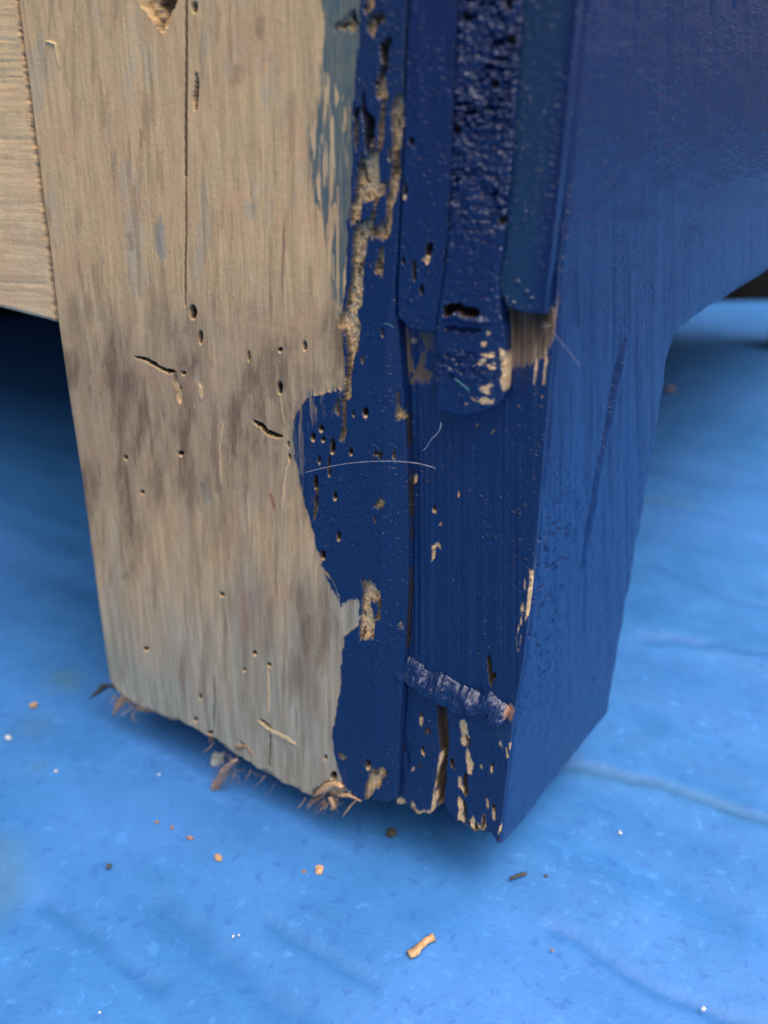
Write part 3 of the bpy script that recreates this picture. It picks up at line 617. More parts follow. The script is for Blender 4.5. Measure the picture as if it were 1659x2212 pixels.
def apron():
    CUR = ix(Z3((1060, 2140), (1120, 2105), (1200, 2068), (1280, 2015), (1350, 1960), (1420, 1920), (1480, 1880), (1560, 1830), (1659, 1768), (1760, 1690), (1900, 1590), (2200, 1380)))
    nr, nc = 330, 300
    t = np.linspace(0, 1, nr)[:, None]; s = np.linspace(0, 1, nc)[None]
    y = np.broadcast_to(-150 + 870 * t, (nr, nc)).copy()
    for _ in range(4):
        x = RIGHT(y) * (1 - s) + 2100 * s
        y = -150 * (1 - t) + CUR(x) * t
    x, y = x.ravel(), y.ravel()
    a = blank(len(x)); a['paint'][:] = 1; f = Feat(x, y, 2.4, 15)
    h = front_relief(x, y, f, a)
    h = h - 2.2 * np.clip(1 - (CUR(x) - y) / 60, 0, 1) ** 2 * sstep(1440, 1520, x) - .5 * np.clip(1 - (CUR(x) - y) / 10, 0, 1) ** 2
    build_grid('apron', x, y, nr, nc, h, 0, on_front, a, {'b': -N2 * .02, 't': ZU * .16}, M_SIDE, root)
apron()

# ------------------------------------------------------------------ the three strips above the recess
def strip(name, L, R, B, nr, nc, off, relief, sk=.0042, right=None, mat=M_SIDE):
    x, y = sheet(nr, nc, L, R, lambda v: v * 0 - 150.0, B)
    a = blank(len(x)); a['paint'][:] = 1; f = Feat(x, y, 2.6, 31)
    h = relief(x, y, f, a)
    d = np.minimum(np.minimum(x - L(y), R(y) - x), B(x) - y)
    db = B(x) - y; ds = np.minimum(x - L(y), R(y) - x)
    h = h - .5 * np.clip(1 - db / 6, 0, 1) ** 2 - .22 * np.clip(1 - ds / 4, 0, 1) ** 2
    return build_grid(name, x, y, nr, nc, h, off, on_side, a, {'l': -N1 * sk, 'r': -N1 * sk if right is None else right, 'b': -N1 * sk, 't': ZU * .16}, mat, root)

L1 = lambda y: CRACK(y) + .8
RA = iy([(1010, -300), (990, 0), (980, 250), (975, 400), (966, 520), (958, 600), (942, 700), (940, 760)])
RB = iy([(1148, -300), (1128, 0), (1118, 150), (1108, 300), (1098, 420), (1088, 520), (1076, 600), (1080, 680), (1088, 700), (1090, 760), (1088, 830), (1080, 900)])
RBh = lambda y: RB(y) - .8
def rel_smooth(x, y, f, a):
    h = fbm(x, y, 8, 40, 201, 3) * .12 + fbm(x, y, 30, 120, 203, 2) * .3 + fbm(x, y, 4.5, 4.5, 205, 2) * .07
    h = h + sstep(.5, .8, fbm(x, y, 14, 26, 207, 3) + .5) * .35 * sstep(110, 20, y) * sstep(915, 885, x) 
    def cut(m, d, dirt_shade=.9):
        nonlocal h
        h = h - m * d; mx(a, 'dirt_shade', np.clip(m * 5, 0, 1) * dirt_shade); a['paint'] *= 1 - .8 * m
    for c, rx, ry in (ZA((885, 1530))[0] + (4, 6), ZB((815, 400))[0] + (3.6, 13), ZB((915, 1290))[0] + (4, 19), ZB((790, 1180))[0] + (2.2, 4), ZB((995, 1490))[0] + (4, 9)) if False else [(ZA((885, 1530))[0], 4.4, 7), (ZB((815, 400))[0], 4, 13), (ZB((915, 1285))[0], 4.2, 20), (ZB((790, 1180))[0], 2.4, 4.5), (ZB((995, 1490))[0], 4, 10), (ZB((740, 510))[0], 4, 7)]:
        cut(f.spot(c[0], c[1], rx, ry), 2.5)
    cut(f.poly(ZB((1040, 990), (1110, 985), (1110, 1060), (1080, 1130), (1030, 1120)), 1), 2.6)
    m = f.poly(ZB((990, 1170), (1030, 1130), (1060, 1060), (1090, 1100), (1080, 1190), (1045, 1235), (1030, 1190)), 1); mx(a, 'fresh', m); a['paint'] *= 1 - m; h = h - m * .5
    m = f.spot(*ZB((815, 495))[0], 3.4, 5); mx(a, 'fresh', m * .8); a['paint'] *= 1 - m
    cut(f.line(ZB((690, 1110), (690, 1300), (685, 1500)), 4.2, 1, False, False), 3.0)
    h = h + f.line(ZB((660, 1600), (690, 1540), (730, 1545)), 5, 3) * .4 * (fbm(x, y, 5, 5, 211, 2) + .7)
    h = h + f.line(ZB((860, 1610), (900, 1630), (960, 1600)), 3, 3) * .3
    return h
strip('edge_lath', L1, lambda y: RA(y) - .2, ix(ZC((90, 300), (130, 320), (180, 350), (215, 395), (250, 415), (300, 425), (360, 432), (460, 440), (560, 440))), 520, 90, PROUD, rel_smooth)

def rel_rough(x, y, f, a):
    k = sstep(640, 380, y) * .85 + .22; k = np.maximum(k, sstep(742, 770, y) * .95 * sstep(860, 800, y)) 
    k = k * np.clip(.75 + fbm(x, y, 60, 60, 221, 2), .3, 1.2)
    n = fbm(x + .4 * y, y, 13, 9, 223, 2, .55); n2 = fbm(x, y, 7, 6, 227, 2, .5)
    h = k * (n * 1.35 + n2 * .8) + fbm(x, y, 4.5, 4.5, 225, 2) * .08
    pit = sstep(.14, .24, -n) * sstep(.7, .95, k) * (fbm(x, y, 50, 50, 229, 2) > -.02)
    h = h - pit * 1.0; mx(a, 'dirt_shade', pit * .15)
    def cut(m, d, dirt_shade=.9):
        nonlocal h
        h = h - m * d; mx(a, 'dirt_shade', np.clip(m * 5, 0, 1) * dirt_shade); a['paint'] *= 1 - .8 * m
    for c, rx, ry in ((Z2((955, 95))[0], 9, 8), (Z2((1225, 235))[0], 11, 9), (Z2((1130, 490))[0], 8, 8), (Z2((905, 760))[0], 8, 11), (Z2((1175, 1305))[0], 7, 7), (Z2((1215, 20))[0], 7, 10)):
        cut(f.spot(c[0], c[1], rx, ry, 2), 2.2, .7)
    cut(f.poly(ZC((505, 240), (560, 200), (640, 190), (690, 225), (770, 235), (800, 265), (790, 300), (730, 310), (660, 295), (640, 265), (600, 255), (560, 300), (515, 305)), 1.5), 3.2, .95)
    h = h + f.line(ZC((520, 330), (600, 290), (640, 300), (700, 330), (790, 340), (870, 340)), 7, 5) * .8
    h = h - f.line(ZC((520, 400), (620, 405), (800, 420)), 4, 4) * .8
    for pts in (ZC((855, 430), (880, 420), (900, 440), (870, 460)), ZC((815, 520), (860, 505), (850, 545), (820, 550)), ZC((810, 600), (920, 600), (920, 640), (850, 630)), ZC((785, 680), (820, 640), (860, 640), (850, 690), (800, 710)), ZC((860, 700), (930, 680), (930, 730), (880, 735)),
                ZC((790, 910), (830, 870), (900, 840), (915, 860), (870, 890), (890, 930), (840, 935)), ZC((730, 960), (790, 1000), (830, 960), (915, 985), (910, 1015), (820, 1020), (760, 1000)), ZC((680, 1020), (705, 1020), (695, 1035)), ZC((960, 560), (1000, 600), (1020, 760), (995, 930), (970, 860), (975, 700))):
        m = f.poly(pts, 2); mx(a, 'fresh', m * .75); a['paint'] *= 1 - m * .85
    mx(a, 'stain', f.poly(ZC((730, 970), (800, 960), (800, 1050), (740, 1060)), 5) * .5)
    h = h - .6 * sstep(1045, 1090, x) * sstep(690, 760, y)
    return h
strip('rough_lath', lambda y: RA(y) + .2, RBh, ix(ZC((400, 1050), (440, 1085), (500, 1085), (560, 1100), (620, 1118), (680, 1122), (760, 1110), (850, 1085), (900, 1060), (950, 1035), (985, 1000), (1010, 920), (1060, 860))), 640, 110, PROUD + .0004, rel_rough)
RC = iy([(1278, -300), (1252, 0), (1226, 250), (1208, 420), (1192, 560), (1180, 660), (1178, 700), (1176, 760)])
def rel_teal(x, y, f, a):
    a['tealtone'][:] = sstep(1215, 1170, x + (y - 300) * .12) * .9
    h = fbm(x, y, 9, 40, 241, 3) * .08 + fbm(x, y, 5, 5, 243, 2) * .05
    h = h + f.line([(RC(q) - 3, q) for q in np.linspace(-150, 690, 12)], 5, 4, False) * .25
    h = h + f.line([(RC(q) - 20, q) for q in np.linspace(150, 500, 8)], 14, 12) * fbm(x, y, 14, 5, 247, 2) * .4
    for c in (ZC((1115, 25))[0], ZC((1090, 190))[0], ZC((1235, 150))[0], ZC((1190, 95))[0]): 
        m = f.spot(c[0], c[1], 3.6, 4.2); h = h + m * .5
    return h
strip('smooth_lath', lambda y: RB(y) + .8 + 12 * sstep(610, 665, y) ** 2, RC, ix(ZC((930, 90), (960, 150), (1000, 215), (1060, 245), (1120, 262), (1200, 278), (1290, 284), (1400, 280))), 460, 70, PROUD - .0006, rel_teal, .004, right=-N1 * .003 + D2 * .0005)

# ------------------------------------------------------------------ dried ridge of filler across the recess
def bead():
    top = ZD((240, 330), (290, 290), (380, 300), (470, 350), (560, 430), (650, 445), (740, 490), (830, 555), (930, 590), (1060, 640), (1150, 620), (1230, 700), (1300, 760), (1340, 800))
    bot = ZD((250, 470), (290, 520), (380, 560), (470, 590), (560, 650), (640, 690), (720, 770), (800, 800), (900, 830), (1000, 830), (1080, 850), (1150, 930), (1240, 960), (1290, 900))
    n, mN = 300, 90
    s = np.linspace(0, 1, n); tp = np.array(top); bt = np.array(bot); wv = np.random.RandomState(5)
    ks = np.linspace(0, 1, len(tp))
    tx, ty = np.interp(s, ks, tp[:, 0]), np.interp(s, ks, tp[:, 1]); bx, by = np.interp(s, ks, bt[:, 0]), np.interp(s, ks, bt[:, 1])
    tt = s * 300; ty = ty + fbm(tt, tt * 0, 16, 9, 311, 3, .6) * 9; by = by + fbm(tt, tt * 0 + 50, 13, 9, 313, 3, .65) * 22
    v = np.linspace(0, 1, mN)[:, None]
    x = tx[None] * (1 - v) + bx[None] * v; y = ty[None] * (1 - v) + by[None] * v
    vv = np.broadcast_to(v, x.shape)
    x, y, vv = x.ravel(), y.ravel(), vv.ravel(); ss = np.broadcast_to(s[None], (mN, n)).ravel()
    prof = np.clip(vv / .55, 0, 1) ** .75 * np.clip((1 - vv) / .22, 0, 1) ** .6
    endp = np.clip(np.minimum(ss, 1 - ss) / .05, 0, 1) ** .5
    h = prof * endp * (3.0 + fbm(x, y, 34, 30, 301, 3) * 3.0) + fbm(x, y, 18, 11, 303, 2, .5) * .7 * prof * sstep(.75, .3, vv) + fbm(x, y, 6, 5, 305, 2) * .28
    h = h - (1 - np.clip(np.minimum(vv, 1 - vv) / .04, 0, 1)) * .6
    a = blank(len(x)); a['paint'][:] = 1
    f = Feat(x, y, 2.4, 33)
    m = f.spot(*ZD((1335, 830))[0], 9, 18, 3); mx(a, 'red', m * .9); a['paint'] *= 1 - m * .9
    build_grid('filler_ridge', x, y, mN, n, h, -.0002, on_side, a, {'b': -N1 * .002}, M_SIDE, root)
bead()

# ------------------------------------------------------------------ rail beyond the left edge, far leg, underside
def rail():
    nr, nc = 260, 150
    Lr = lambda y: y * 0 - 280.0
    Rr = lambda y: LEFT(y) - 1.0
    Br = ix([(-1000, 560), (-200, 632), (-80, 648), (0, 664), (60, 680), (100, 690), (124, 697)])
    x, y = sheet(nr, nc, Lr, Rr, lambda v: v * 0 - 150.0, Br)
    a = blank(len(x)); f = Feat(x, y, 1.6, 41)
    h = fbm(x, y, 160, 6, 251, 3) * .10 + fbm(x, y, 60, 60, 253, 2) * .3
    for q in (84, 130, 165, 300, 455, 610, 640):
        h = h - f.line([(-190, q - 8), (q * .16 + 20, q + 4)], 1.2, 1.2, False) * .12
    d = Rr(y) - x; e = sstep(5, 0, d + fbm(x, y, 12, 7, 255, 3) * 7)
    h = h - e * .9 - .6 * np.clip(1 - (Br(x) - y) / 8, 0, 1) ** 2; mx(a, 'dirt_shade', e * .65)
    mx(a, 'patina', .2 * sstep(300, 650, y))
    build_grid('side_rail', x, y, nr, nc, h, PROUD - .0012, on_side, a, {'b': -N1 * .018, 'r': -N1 * .018, 't': ZU * .16}, M_RAIL, root)
rail()
def world_box(name, a0, a1, b0, b1, z0, z1, mat):
    c = np.array([0, 0, z0 - HOVER]) + D2 * a0 + D1 * b0
    return box(name, c, D2 * (a1 - a0), D1 * (b1 - b0), ZU * (z1 - z0), mat, root)
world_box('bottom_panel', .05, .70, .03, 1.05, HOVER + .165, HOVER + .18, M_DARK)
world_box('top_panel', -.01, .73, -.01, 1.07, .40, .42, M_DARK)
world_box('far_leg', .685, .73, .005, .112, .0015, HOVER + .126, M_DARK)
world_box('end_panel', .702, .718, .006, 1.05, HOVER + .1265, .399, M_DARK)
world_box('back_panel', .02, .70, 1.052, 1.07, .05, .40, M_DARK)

# ------------------------------------------------------------------ splinters, shaving and threads on the leg
def tube(pts, rad, seg=6):
    p = np.asarray(pts, float); n = len(p); rad = np.broadcast_to(np.asarray(rad, float), (n,))
    tg = np.gradient(p, axis=0); tg /= np.linalg.norm(tg, axis=1)[:, None] + 1e-12
    ref = np.array([.31, .17, .93]); u = np.cross(tg, ref); u /= np.linalg.norm(u, axis=1)[:, None] + 1e-12; v = np.cross(tg, u)
    an = np.arange(seg) * 2 * math.pi / seg
    co = p[:, None] + rad[:, None, None] * (np.cos(an)[None, :, None] * u[:, None] + np.sin(an)[None, :, None] * v[:, None])
    q = []
    for i in range(n - 1):
        for j in range(seg):
            q.append((i * seg + j, i * seg + (j + 1) % seg, (i + 1) * seg + (j + 1) % seg, (i + 1) * seg + j))
    return co.reshape(-1, 3), np.array(q)
def curve_pts(pts, n=24):
    p = np.array(pts, float); k = np.linspace(0, 1, len(p)); s = np.linspace(0, 1, n)
    # Catmull-like smoothing
    out = np.stack([np.interp(s, k, p[:, i]) for i in range(p.shape[1])], 1)
    for _ in range(3): out[1:-1] = (out[:-2] + out[1:-1] * 2 + out[2:]) / 4
    return out
def thread(name, pts, offs, rad, mat, label=None, cat=None, parent=None, group=None):
    p = curve_pts([(q[0], q[1], o) for q, o in zip(pts, offs)])
    P = on_side(p[:, 0], p[:, 1], 0) + N1[None] * p[:, 2:3]
    co, q = tube(P, rad); c = P[0]
    o = mesh_np(name, co - (K if parent is root else c), q, mat, parent)
    if parent is None: o.location = c; tag(o, label, cat, group)
    return o
thread('hair', Z5((310, 942), (400, 915), (520, 888), (640, 872), (760, 868), (850, 876), (920, 895), (960, 915)), [.0036, .0042, .0048, .0053, .0055, .005, .0045, .004], .00004, M_HAIR, 'long pale hair arching across the blue paint between bare wood and recess', 'hair')
thread('thread', ZC((550, 1130), (545, 1180), (510, 1230), (440, 1290), (420, 1330), (365, 1385)), [.003, .003, .0025, .002, .0015, .001], .00006, M_WEB, 'short grey frayed thread hanging below the rough lath end', 'thread')
thread('thread', ZC((1430, 430), (1500, 520), (1560, 590), (1640, 700)), [.001, .001, .001, .001], .00003, M_LINT, 'fine cobweb thread slanting over the blue corner beside the bare patch', 'thread')
thread('thread', ZC((690, 770), (730, 800), (800, 860)), [.0042] * 3, .00009, M_GREENF, 'tiny teal strand of paint stuck on the rough lath end', 'thread')
thread('thread', ZC((110, 330), (150, 338), (190, 365)), [.0038] * 3, .00006, M_GREENF, 'tiny pale green strand at the lower end of the edge lath', 'thread')
rnd = random.Random(4)
def fuzz(name, c, n, spread, off, rad, mat, label, cat):
    cs = []; qs = []; b = 0
    for i in range(n):
        a0 = rnd.uniform(0, 6.28); l = spread * rnd.uniform(.5, 1)
        pts = [(c[0] + rnd.uniform(-2, 2), c[1] + rnd.uniform(-3, 3))]
        for k in range(3):
            a0 += rnd.uniform(-1.6, 1.6); pts.append((pts[-1][0] + math.cos(a0) * l / 3, pts[-1][1] + math.sin(a0) * l / 2.2))
        p = curve_pts([(x, y, off + rnd.uniform(0, .0015)) for x, y in pts], 9)
        P = on_side(p[:, 0], p[:, 1]) + N1[None] * p[:, 2:3]
        co, q = tube(P, rad, 4); cs.append(co); qs.append(q + b); b += len(co)
    co = np.concatenate(cs); o = mesh_np(name, co - co.mean(0), np.concatenate(qs), mat); o.location = co.mean(0)
    return tag(o, label, cat)
fuzz('lint', (871, 1342), 16, 22, .0012, .00005, M_LINT, 'tangle of grey lint caught in the joint above the filler ridge', 'lint')
fuzz('cobweb', Z5((1490, 225))[0], 5, 20, .0008, .00003, M_LINT, 'wispy grey cobweb in the corner of the bare recess patch', 'cobweb')

def shard(name, pts, wid, thick, mat, off0=0.0, label=None, cat=None, parent=None, plane=on_side, lift=None, rows=10):
    """a tapering torn sliver: outline follows pts on the sheet, with real thickness and a twist"""
    p = curve_pts(pts, rows); n = len(p)
    P = plane(p[:, 0], p[:, 1]) if plane is on_ground else plane(p[:, 0], p[:, 1], off0)
    if lift is not None: P = P + ZU[None] * np.interp(np.linspace(0, 1, n), np.linspace(0, 1, len(lift)), lift)[:, None]
    tg = np.gradient(P, axis=0); tg /= np.linalg.norm(tg, axis=1)[:, None] + 1e-12
    nm = N1 if plane is on_side else ZU
    sd_ = np.cross(tg, nm); sd_ /= np.linalg.norm(sd_, axis=1)[:, None] + 1e-12
    up = np.cross(sd_, tg)
    ww = np.interp(np.linspace(0, 1, n), np.linspace(0, 1, len(wid)), wid) * np.array([1 + rnd.uniform(-.25, .25) for _ in range(n)])
    co = []
    for i in range(n):
        tw = .5 * math.sin(i * .7)
        e = sd_[i] * math.cos(tw) + up[i] * math.sin(tw); g = np.cross(e, tg[i])
        for a_, b_ in ((-1, -.5), (-.4, -1), (.6, -.8), (1, .3), (.3, 1), (-.7, .8)):
            co.append(P[i] + e * ww[i] * a_ * rnd.uniform(.8, 1.15) + g * thick * b_ * rnd.uniform(.7, 1.2))
    q = []
    for i in range(n - 1):
        for j in range(6): q.append((i * 6 + j, i * 6 + (j + 1) % 6, i * 6 + 6 + (j + 1) % 6, i * 6 + 6 + j))
    co = np.array(co); c0 = K if parent is root else P[0]
    caps = [(0, 5, 4), (0, 4, 3), (0, 3, 2), (0, 2, 1)]; L = (n - 1) * 6; caps += [(L + a_, L + b_, L + c_) for a_, c_, b_ in caps]
    o = mesh_np(name, co - c0, np.array(q), mat, parent, tris=np.array(caps))
    if parent is None: o.location = c0; tag(o, label, cat)
    return o
mm = .001
for pts, wd, th, mat, of in ((ZE((760, 340), (690, 320), (640, 370), (570, 430)), (.9, 1.3, .7, .1), .35, M_BLACKISH, 0), (ZE((860, 410), (800, 420), (760, 470), (738, 530)), (1.4, 1.2, .8, .2), .4, M_TAN, .0005),
                             (ZE((830, 425), (880, 435), (940, 455)), (.6, 1.0, .3), .4, M_TAN, .001), (ZE((880, 470), (940, 490), (1000, 500)), (.5, .6, .2), .3, M_TAN, .0005), (ZE((1370, 640), (1380, 670), (1370, 700)), (.9, .8, .2), .4, M_BROWN, .0005),
                             (ZE((1540, 740), (1620, 720), (1640, 790)), (.5, .5, .2), .3, M_BROWN, .003), (Z6((1330, 1060), (1370, 1030), (1430, 1000), (1470, 1020)), (.4, 1.0, 1.3, .4), .6, M_TAN, .0034), (Z6((1400, 1070), (1425, 1115), (1410, 1130)), (.7, .8, .3), .5, M_TAN, .003),
                             (Z6((1380, 1050), (1350, 1080), (1310, 1092)), (.4, .3, .1), .2, M_BROWN, .003), (Z6((1540, 1080), (1500, 1120), (1465, 1172)), (.25, .22, .1), .15, M_TAN, .003), (Z6((1440, 1060), (1500, 1060), (1560, 1090)), (.5, .6, .2), .3, M_TAN, .0032), (Z6((1375, 1080), (1372, 1130)), (.2, .1), .1, M_BROWN, .003)):
    shard('splinter', pts, [w_ * mm for w_ in wd], th * mm, mat, of, parent=root)
# fine torn fibres all along the bottom rim
def fray():
    rr = random.Random(12); cs = []; qs = []; b = 0
    for i in range(55):
        x0 = rr.choice((262, 290, 300, 480, 505, 575, 690, 705, 722)) + rr.gauss(0, 13) 
        cl = .5 + .5 * math.sin(x0 * .05) * math.sin(x0 * .017 + 1)
        y0 = float(BOT(np.array([x0]))[0]) - rr.uniform(0, 6); l = rr.uniform(3, 17) * (.35 + cl) * (1 if i < 62 else .4)
        dx = rr.uniform(-2.4, 1.8)
        pts = np.array([(x0, y0 - 4), (x0 + dx * l * .3, y0 + l * .35), (x0 + dx * l * .8 + rr.uniform(-4, 4), y0 + l * .8)])
        p = curve_pts(np.c_[pts, [.0015, .0022, .0022 + rr.uniform(-.002, .003)]], 6)
        P = on_side(p[:, 0], p[:, 1]) + N1[None] * p[:, 2:3]
        rd = rr.choice((.00003, .00005, .00011)); co, q = tube(P, np.linspace(rd * 1.6, rd * .3, 6), 4)
        cs.append(co); qs.append(q + b); b += len(co)
    o = mesh_np('torn_fibre', np.concatenate(cs) - K[None], np.concatenate(qs), M_FRAY, root)
    tag(o, None, None, None, 'stuff')
fray()
for cx_, cy_, n_, sp_ in ((268, 1508, 12, 26), (300, 1530, 10, 22), (492, 1668, 22, 48), (520, 1662, 12, 34), (700, 1712, 14, 28), (738, 1716, 16, 30)):
    o = fuzz('fibre_clump', (cx_, cy_), n_, sp_, .0016, .00004, M_FRAY, None, None)
    o.location = Vector(o.location) - Vector(K); o.parent = root
# the curled shaving hanging under the leg and the bit of fluff beside it
def shaving():
    ax = curve_pts(ZE((1540, 815), (1480, 850), (1420, 930), (1380, 1020), (1370, 1090)), 26)
    P = on_side(ax[:, 0], ax[:, 1], .0045); n = len(P); co = []
    for i in range(n):
        w_ = .0003 + .0010 * math.sin(min(1, i / n * 1.15) * 2.6)
        for j in range(9):
            t_ = -1.5 + j * .46
            co.append(P[i] + RT * (w_ * (math.sin(t_) + .6)) + N1 * (w_ * math.cos(t_) * .8) + UP * (.0004 * math.sin(i * .9 + j)))
    q = grid_quads(n, 9)
    o = mesh_np('wood_shaving', np.array(co) - P[0], q, M_SHAV); o.location = P[0]
    s_ = o.modifiers.new('thick', 'SOLIDIFY'); s_.thickness = .00018
    return tag(o, 'curled brown wood shaving dangling beneath the bare bottom edge', 'shaving')
shaving()

def blob(name, c, r, mat, label, cat, group=None, stretch=(1, 1, .7), rot=0.0, seed=0):
    bpy_me = bpy.data.meshes.new(name)
    import bmesh
    bm = bmesh.new(); bmesh.ops.create_icosphere(bm, subdivisions=3 if r > .0007 else 2, radius=r)
    rr = random.Random(seed)
    for v in bm.verts:
        d = v.co.normalized(); k = 1 + .25 * math.sin(d.x * 4 + seed) * math.cos(d.y * 5 + seed * 2) + .18 * math.sin(d.z * 7 + d.x * 9 + seed) + rr.uniform(-.06, .06)
        x, y, z = v.co.x * k * stretch[0], v.co.y * k * stretch[1], v.co.z * k * stretch[2]
        v.co = (x * math.cos(rot) - y * math.sin(rot), x * math.sin(rot) + y * math.cos(rot), z)
    bm.to_mesh(bpy_me); bm.free(); bpy_me.materials.append(mat)
    o = bpy.data.objects.new(name, bpy_me); COL.objects.link(o); o.location = c
    return tag(o, label, cat, group)
P = on_side([ZE((1420, 820))[0][0]], [ZE((1420, 820))[0][1]], -.004)[0]
blob('fluff', tuple(P), .0022, M_FLUFF, 'pale tuft of fluff hanging beside the curled shaving', 'fluff', None, (.8, .7, 1.2), .4, 9)

# ------------------------------------------------------------------ ground sheet
def ground():
    def axis(lo, hi, st, far):
        a = list(np.arange(lo, hi, st)); d = st; v = hi
        while v < far: a.append(v); d *= 1.25; v += d
        a.append(far); d = st; v = lo - st; b = []
        while v > -far: b.append(v); d *= 1.25; v -= d
        b.append(-far); return np.array(b[::-1] + a)
    xs = axis(-.16, .34, .0011, 60.0); ys = axis(-.10, .40, .0013, 60.0)
    X, Y = np.meshgrid(xs, ys[::-1]); nr, nc = X.shape; X, Y = X.ravel(), Y.ravel()
    near = sstep(.9, .4, np.hypot(X - .05, Y - .1))
    f = Feat(X * 1000, Y * 1000, 1.2, 51)
    def g(pts): p = on_ground([q[0] for q in pts], [q[1] for q in pts]); return [(q[0] * 1000, q[1] * 1000) for q in p]
    h = fbm(X, Y, .05, .05, 401, 3) * .0014 + fbm(X, Y, .007, .007, 405, 2) * .00016
    q0, q1 = g(Z8((900, 580), (1500, 900))); an = math.atan2(q1[1] - q0[1], q1[0] - q0[0]); ca, sa = math.cos(an), math.sin(an)
    U, V = X * ca + Y * sa, -X * sa + Y * ca
    h = h + fbm(U, V, .22, .020, 411, 2) * .0034 + np.abs(fbm(U, V, .18, .026, 415, 2)) * .0022
    st = np.zeros_like(X); gr = np.zeros_like(X)
    for pts, wd, d in ((Z8((880, 580), (1100, 700), (1280, 800), (1450, 880), (1659, 950)), 1.2, .0005), (ZG((170, 390), (400, 540), (520, 640), (700, 760)), 1.5, .0004), (ZG((720, 400), (860, 520), (1000, 640), (1130, 760), (1280, 880)), 3.0, .0005), (ZG((1180, 480), (1350, 590), (1500, 680), (1620, 760)), 1.2, .0004),
                       ([(1100, 1640), (1240, 1655), (1400, 1690), (1540, 1740), (1700, 1790)], 1.6, .0006), ([(1400, 1380), (1520, 1395), (1700, 1420)], 2, .0005), ([(1390, 1010), (1500, 1040), (1700, 1060)], 3, .0005), ([(1400, 1220), (1560, 1290), (1700, 1330)], 3, .0004)):
        m = f.line(g(pts), wd, wd * 1.2, False); h = h - m * d * 1.6
        st = np.maximum(st, m * .6)
    for pts, wd, k in (([(1180, 1655), (1300, 1672), (1420, 1700), (1560, 1745), (1680, 1790)], 2.0, .40), ([(1330, 1080), (1420, 1075), (1500, 1090)], 3.5, .35), (ZG((0, 120), (30, 260), (20, 420)), 4, .5), (ZE((360, 250), (440, 280), (480, 330)), 4, .6), (ZE((180, 540), (260, 640)), 5, .3), (ZE((220, 850), (240, 890)), 2.5, .35)):
        gr = np.maximum(gr, f.line(g(pts), wd, wd * 1.6) * k)
    co = np.stack([X, Y, np.where(near > 0, h * near, 0) - .0004], 1)
    m, t, p = new_mat('blue paint-worn ground sheet'); b = NB(t); v = b.coord('obj', (1, 1, 1))
    n1 = b.noise(v, 42, 5, .6, .5); n2 = b.noise(v, 270, 3, .6, .3); n3 = b.noise(v, 900, 3, .6)
    n4 = b.noise(v, 11, 3, .5)
    c = b.mix(b.ramp(n1, .35, .68), (.019, .135, .40), (.028, .165, .47))
    c = b.mix(b.ramp(n4, .4, .65, 0, .5), c, (.044, .175, .53))
    c = b.mix(b.ramp(n2, .56, .70, 0, .5), c, (.014, .085, .35))
    c = b.mix(b.ramp(n2, .42, .30, 0, .35), c, (.065, .26, .70))
    c = b.mix(b.ramp(n3, .70, .76, 0, .5), c, (.03, .10, .32))
    c = b.mix(b.attr('fold'), c, (.012, .105, .34))
    c = b.mix(b.attr('stain'), c, (.055, .15, .20))
    b.lk(c, p.inputs['Base Color']); p.inputs['Roughness'].default_value = .62
    bp = b.n('ShaderNodeBump'); b.lk(b.math('ADD', n2, b.math('MULTIPLY', n3, .5)), bp.inputs['Height']); bp.inputs['Distance'].default_value = .00022
    b.lk(bp.outputs[0], p.inputs['Normal'])
    o = mesh_np('ground', co, grid_quads(nr, nc), m, None, {'fold': st, 'stain': gr})
    tag(o, 'bright blue worn ground sheet under the leg', None, None, 'structure')
ground()

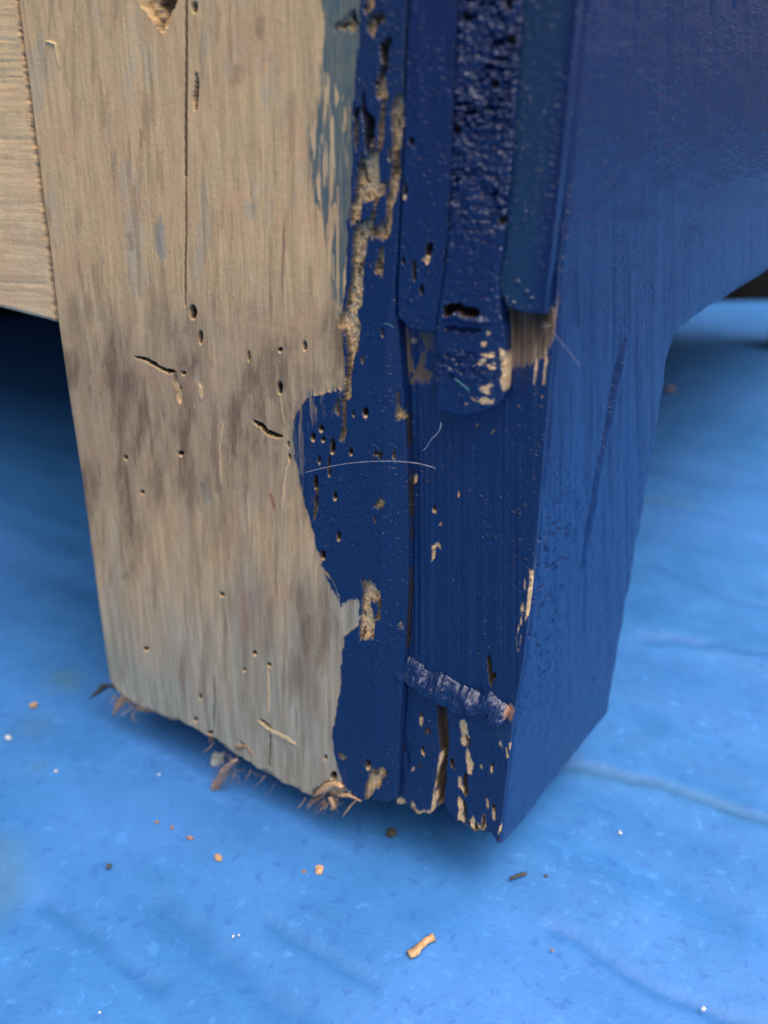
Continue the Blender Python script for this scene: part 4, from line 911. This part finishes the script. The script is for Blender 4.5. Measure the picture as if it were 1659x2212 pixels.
# ------------------------------------------------------------------ crumbs lying on the ground
def at_g(x, y, z=0.0):
    p = on_ground([x], [y])[0]; return (p[0], p[1], p[2] + z)
shard('wood_chip', Z8((372, 705), (400, 690), (430, 660), (460, 640)), [.0011, .0013, .0012, .0008], .0006, M_TAN, 0, 'tan splinter-like wood chip lying alone on blue sheet in front', 'wood chip', None, on_ground, [.0012, .0012, .0016, .0012], 8)
shard('grass_bit', Z8((735, 425), (765, 412), (793, 405)), [.0004, .0006, .0004], .0003, M_BLACKISH, 0, 'thin dark olive sliver on blue sheet right of the wood chip', 'plant bit', None, on_ground, [.0006, .0006, .0006], 7)
C = lambda p: p[0]
for nm, xy, r, mat, lab, cat, stt in (
    ('crumb', C(Z8((310, 257))), .0015, M_BLACKISH, 'dark brown crumb in the shadow under the painted bottom edge', 'crumb', (1, 1, .6)),
    ('crumb', C(ZG((952, 198))), .0011, M_TAN, 'round tan crumb on blue sheet below the curled shaving', 'crumb', (.8, 1.2, .6)),
    ('crumb', C(ZG((1390, 253))), .0012, M_TAN, 'larger tan crumb at the edge of the leg shadow', 'crumb', (1.2, .9, .6)),
    ('crumb', C(ZG((1322, 258))), .00055, M_BROWN, 'tiny brown crumb just left of the larger tan crumb', 'crumb', (1, 1, .6)),
    ('crumb', C(ZG((474, 236))), .0007, M_BLACKISH, 'small dark green-black speck on blue sheet at left', 'crumb', (1, 1.2, .6)),
    ('crumb', C(ZG((826, 112))), .0008, M_BROWN, 'dull brown oval crumb on blue sheet left of the shadow', 'crumb', (.7, 1.4, .6)),
    ('crumb', C(ZG((750, 66))), .0006, M_BROWN, 'small reddish brown crumb above the dull oval crumb', 'crumb', (1, 1, .6)),
    ('crumb', C(ZG((684, 42))), .0006, M_BROWN, 'small olive crumb, highest of the three left of the shadow', 'crumb', (1, 1, .6)),
    ('crumb', C(Z8((862, 412))), .0006, M_BLACKISH, 'tiny dark dot right of the olive sliver', 'crumb', (1, 1, .6)),
    ('crumb', C(Z8((886, 674))), .0004, M_BROWN, 'tiny reddish dot on blue sheet at lower right', 'crumb', (1, 1, .6)),
    ('paint_fleck', C(Z8((1128, 256))), .0009, M_WHITE, 'white fleck on blue sheet right of the leg foot', 'fleck', (.8, 1, .6)),
    ('paint_fleck', C(Z8((1428, 886))), .0008, M_WHITE, 'white fleck near the bottom right corner', 'fleck', (.7, 1.3, .6)),
    ('paint_fleck', C(ZE((55, 676))), .0012, M_WHITE, 'blurred white fleck near the left edge below the stain', 'fleck', (1.4, .8, .6)),
    ('paint_fleck', C(ZE((366, 893))), .0008, M_WHITE, 'pale white fleck left of the shaving', 'fleck', (1, 1, .6)),
    ('paint_fleck', C(ZE((1038, 915))), .0006, M_WHITE, 'faint white fleck just below the shadow at left', 'fleck', (1, 1, .6)),
    ('paint_fleck', C(ZG((1016, 540))), .0005, M_WHITE, 'left and larger of a tight pair of white specks below the tan crumbs', 'fleck', (1.3, .8, .6)),
    ('paint_fleck', C(ZG((1040, 535))), .0004, M_WHITE, 'right and smaller of a tight pair of white specks below the tan crumbs', 'fleck', (1, 1, .6)),
    ('paint_fleck', C(ZG((434, 872))), .0004, M_WHITE, 'lone white speck by the bottom edge, left', 'fleck', (1, 1, .6)),
    ('crumb', C(ZE((220, 465))), .0013, M_TAN, 'blurred beige crumb on blue sheet left of the leg', 'crumb', (1, .8, .6)),
    ('crumb', C(ZH((440, 1700))), .0035, M_TAN, 'blurred pinkish crumb behind the right edge of the leg', 'crumb', (1, 1, .5)),
):
    blob(nm, at_g(xy[0], xy[1], r * .3), r * (.62 if mat is M_WHITE else .85), mat, lab, cat, None, stt, xy[0], int(xy[0] + xy[1]))

# dark wall added behind everything to block the low sky
wb = np.array([-1.4, .48, 0.0])
wl = np.array([2.15, .45, 0]); wn = np.array([-.021, .1, 0])
sky_block_wall = box('sky_block_wall', np.zeros(3) - ZU * .001, wl, wn, ZU * 2.4, M_SKY_BLOCK)
sky_block_wall.location = tuple(wb)
tag(sky_block_wall, 'dark wall added far behind to block low sky, seen dark under the blue apron', 'sky_block_wall')
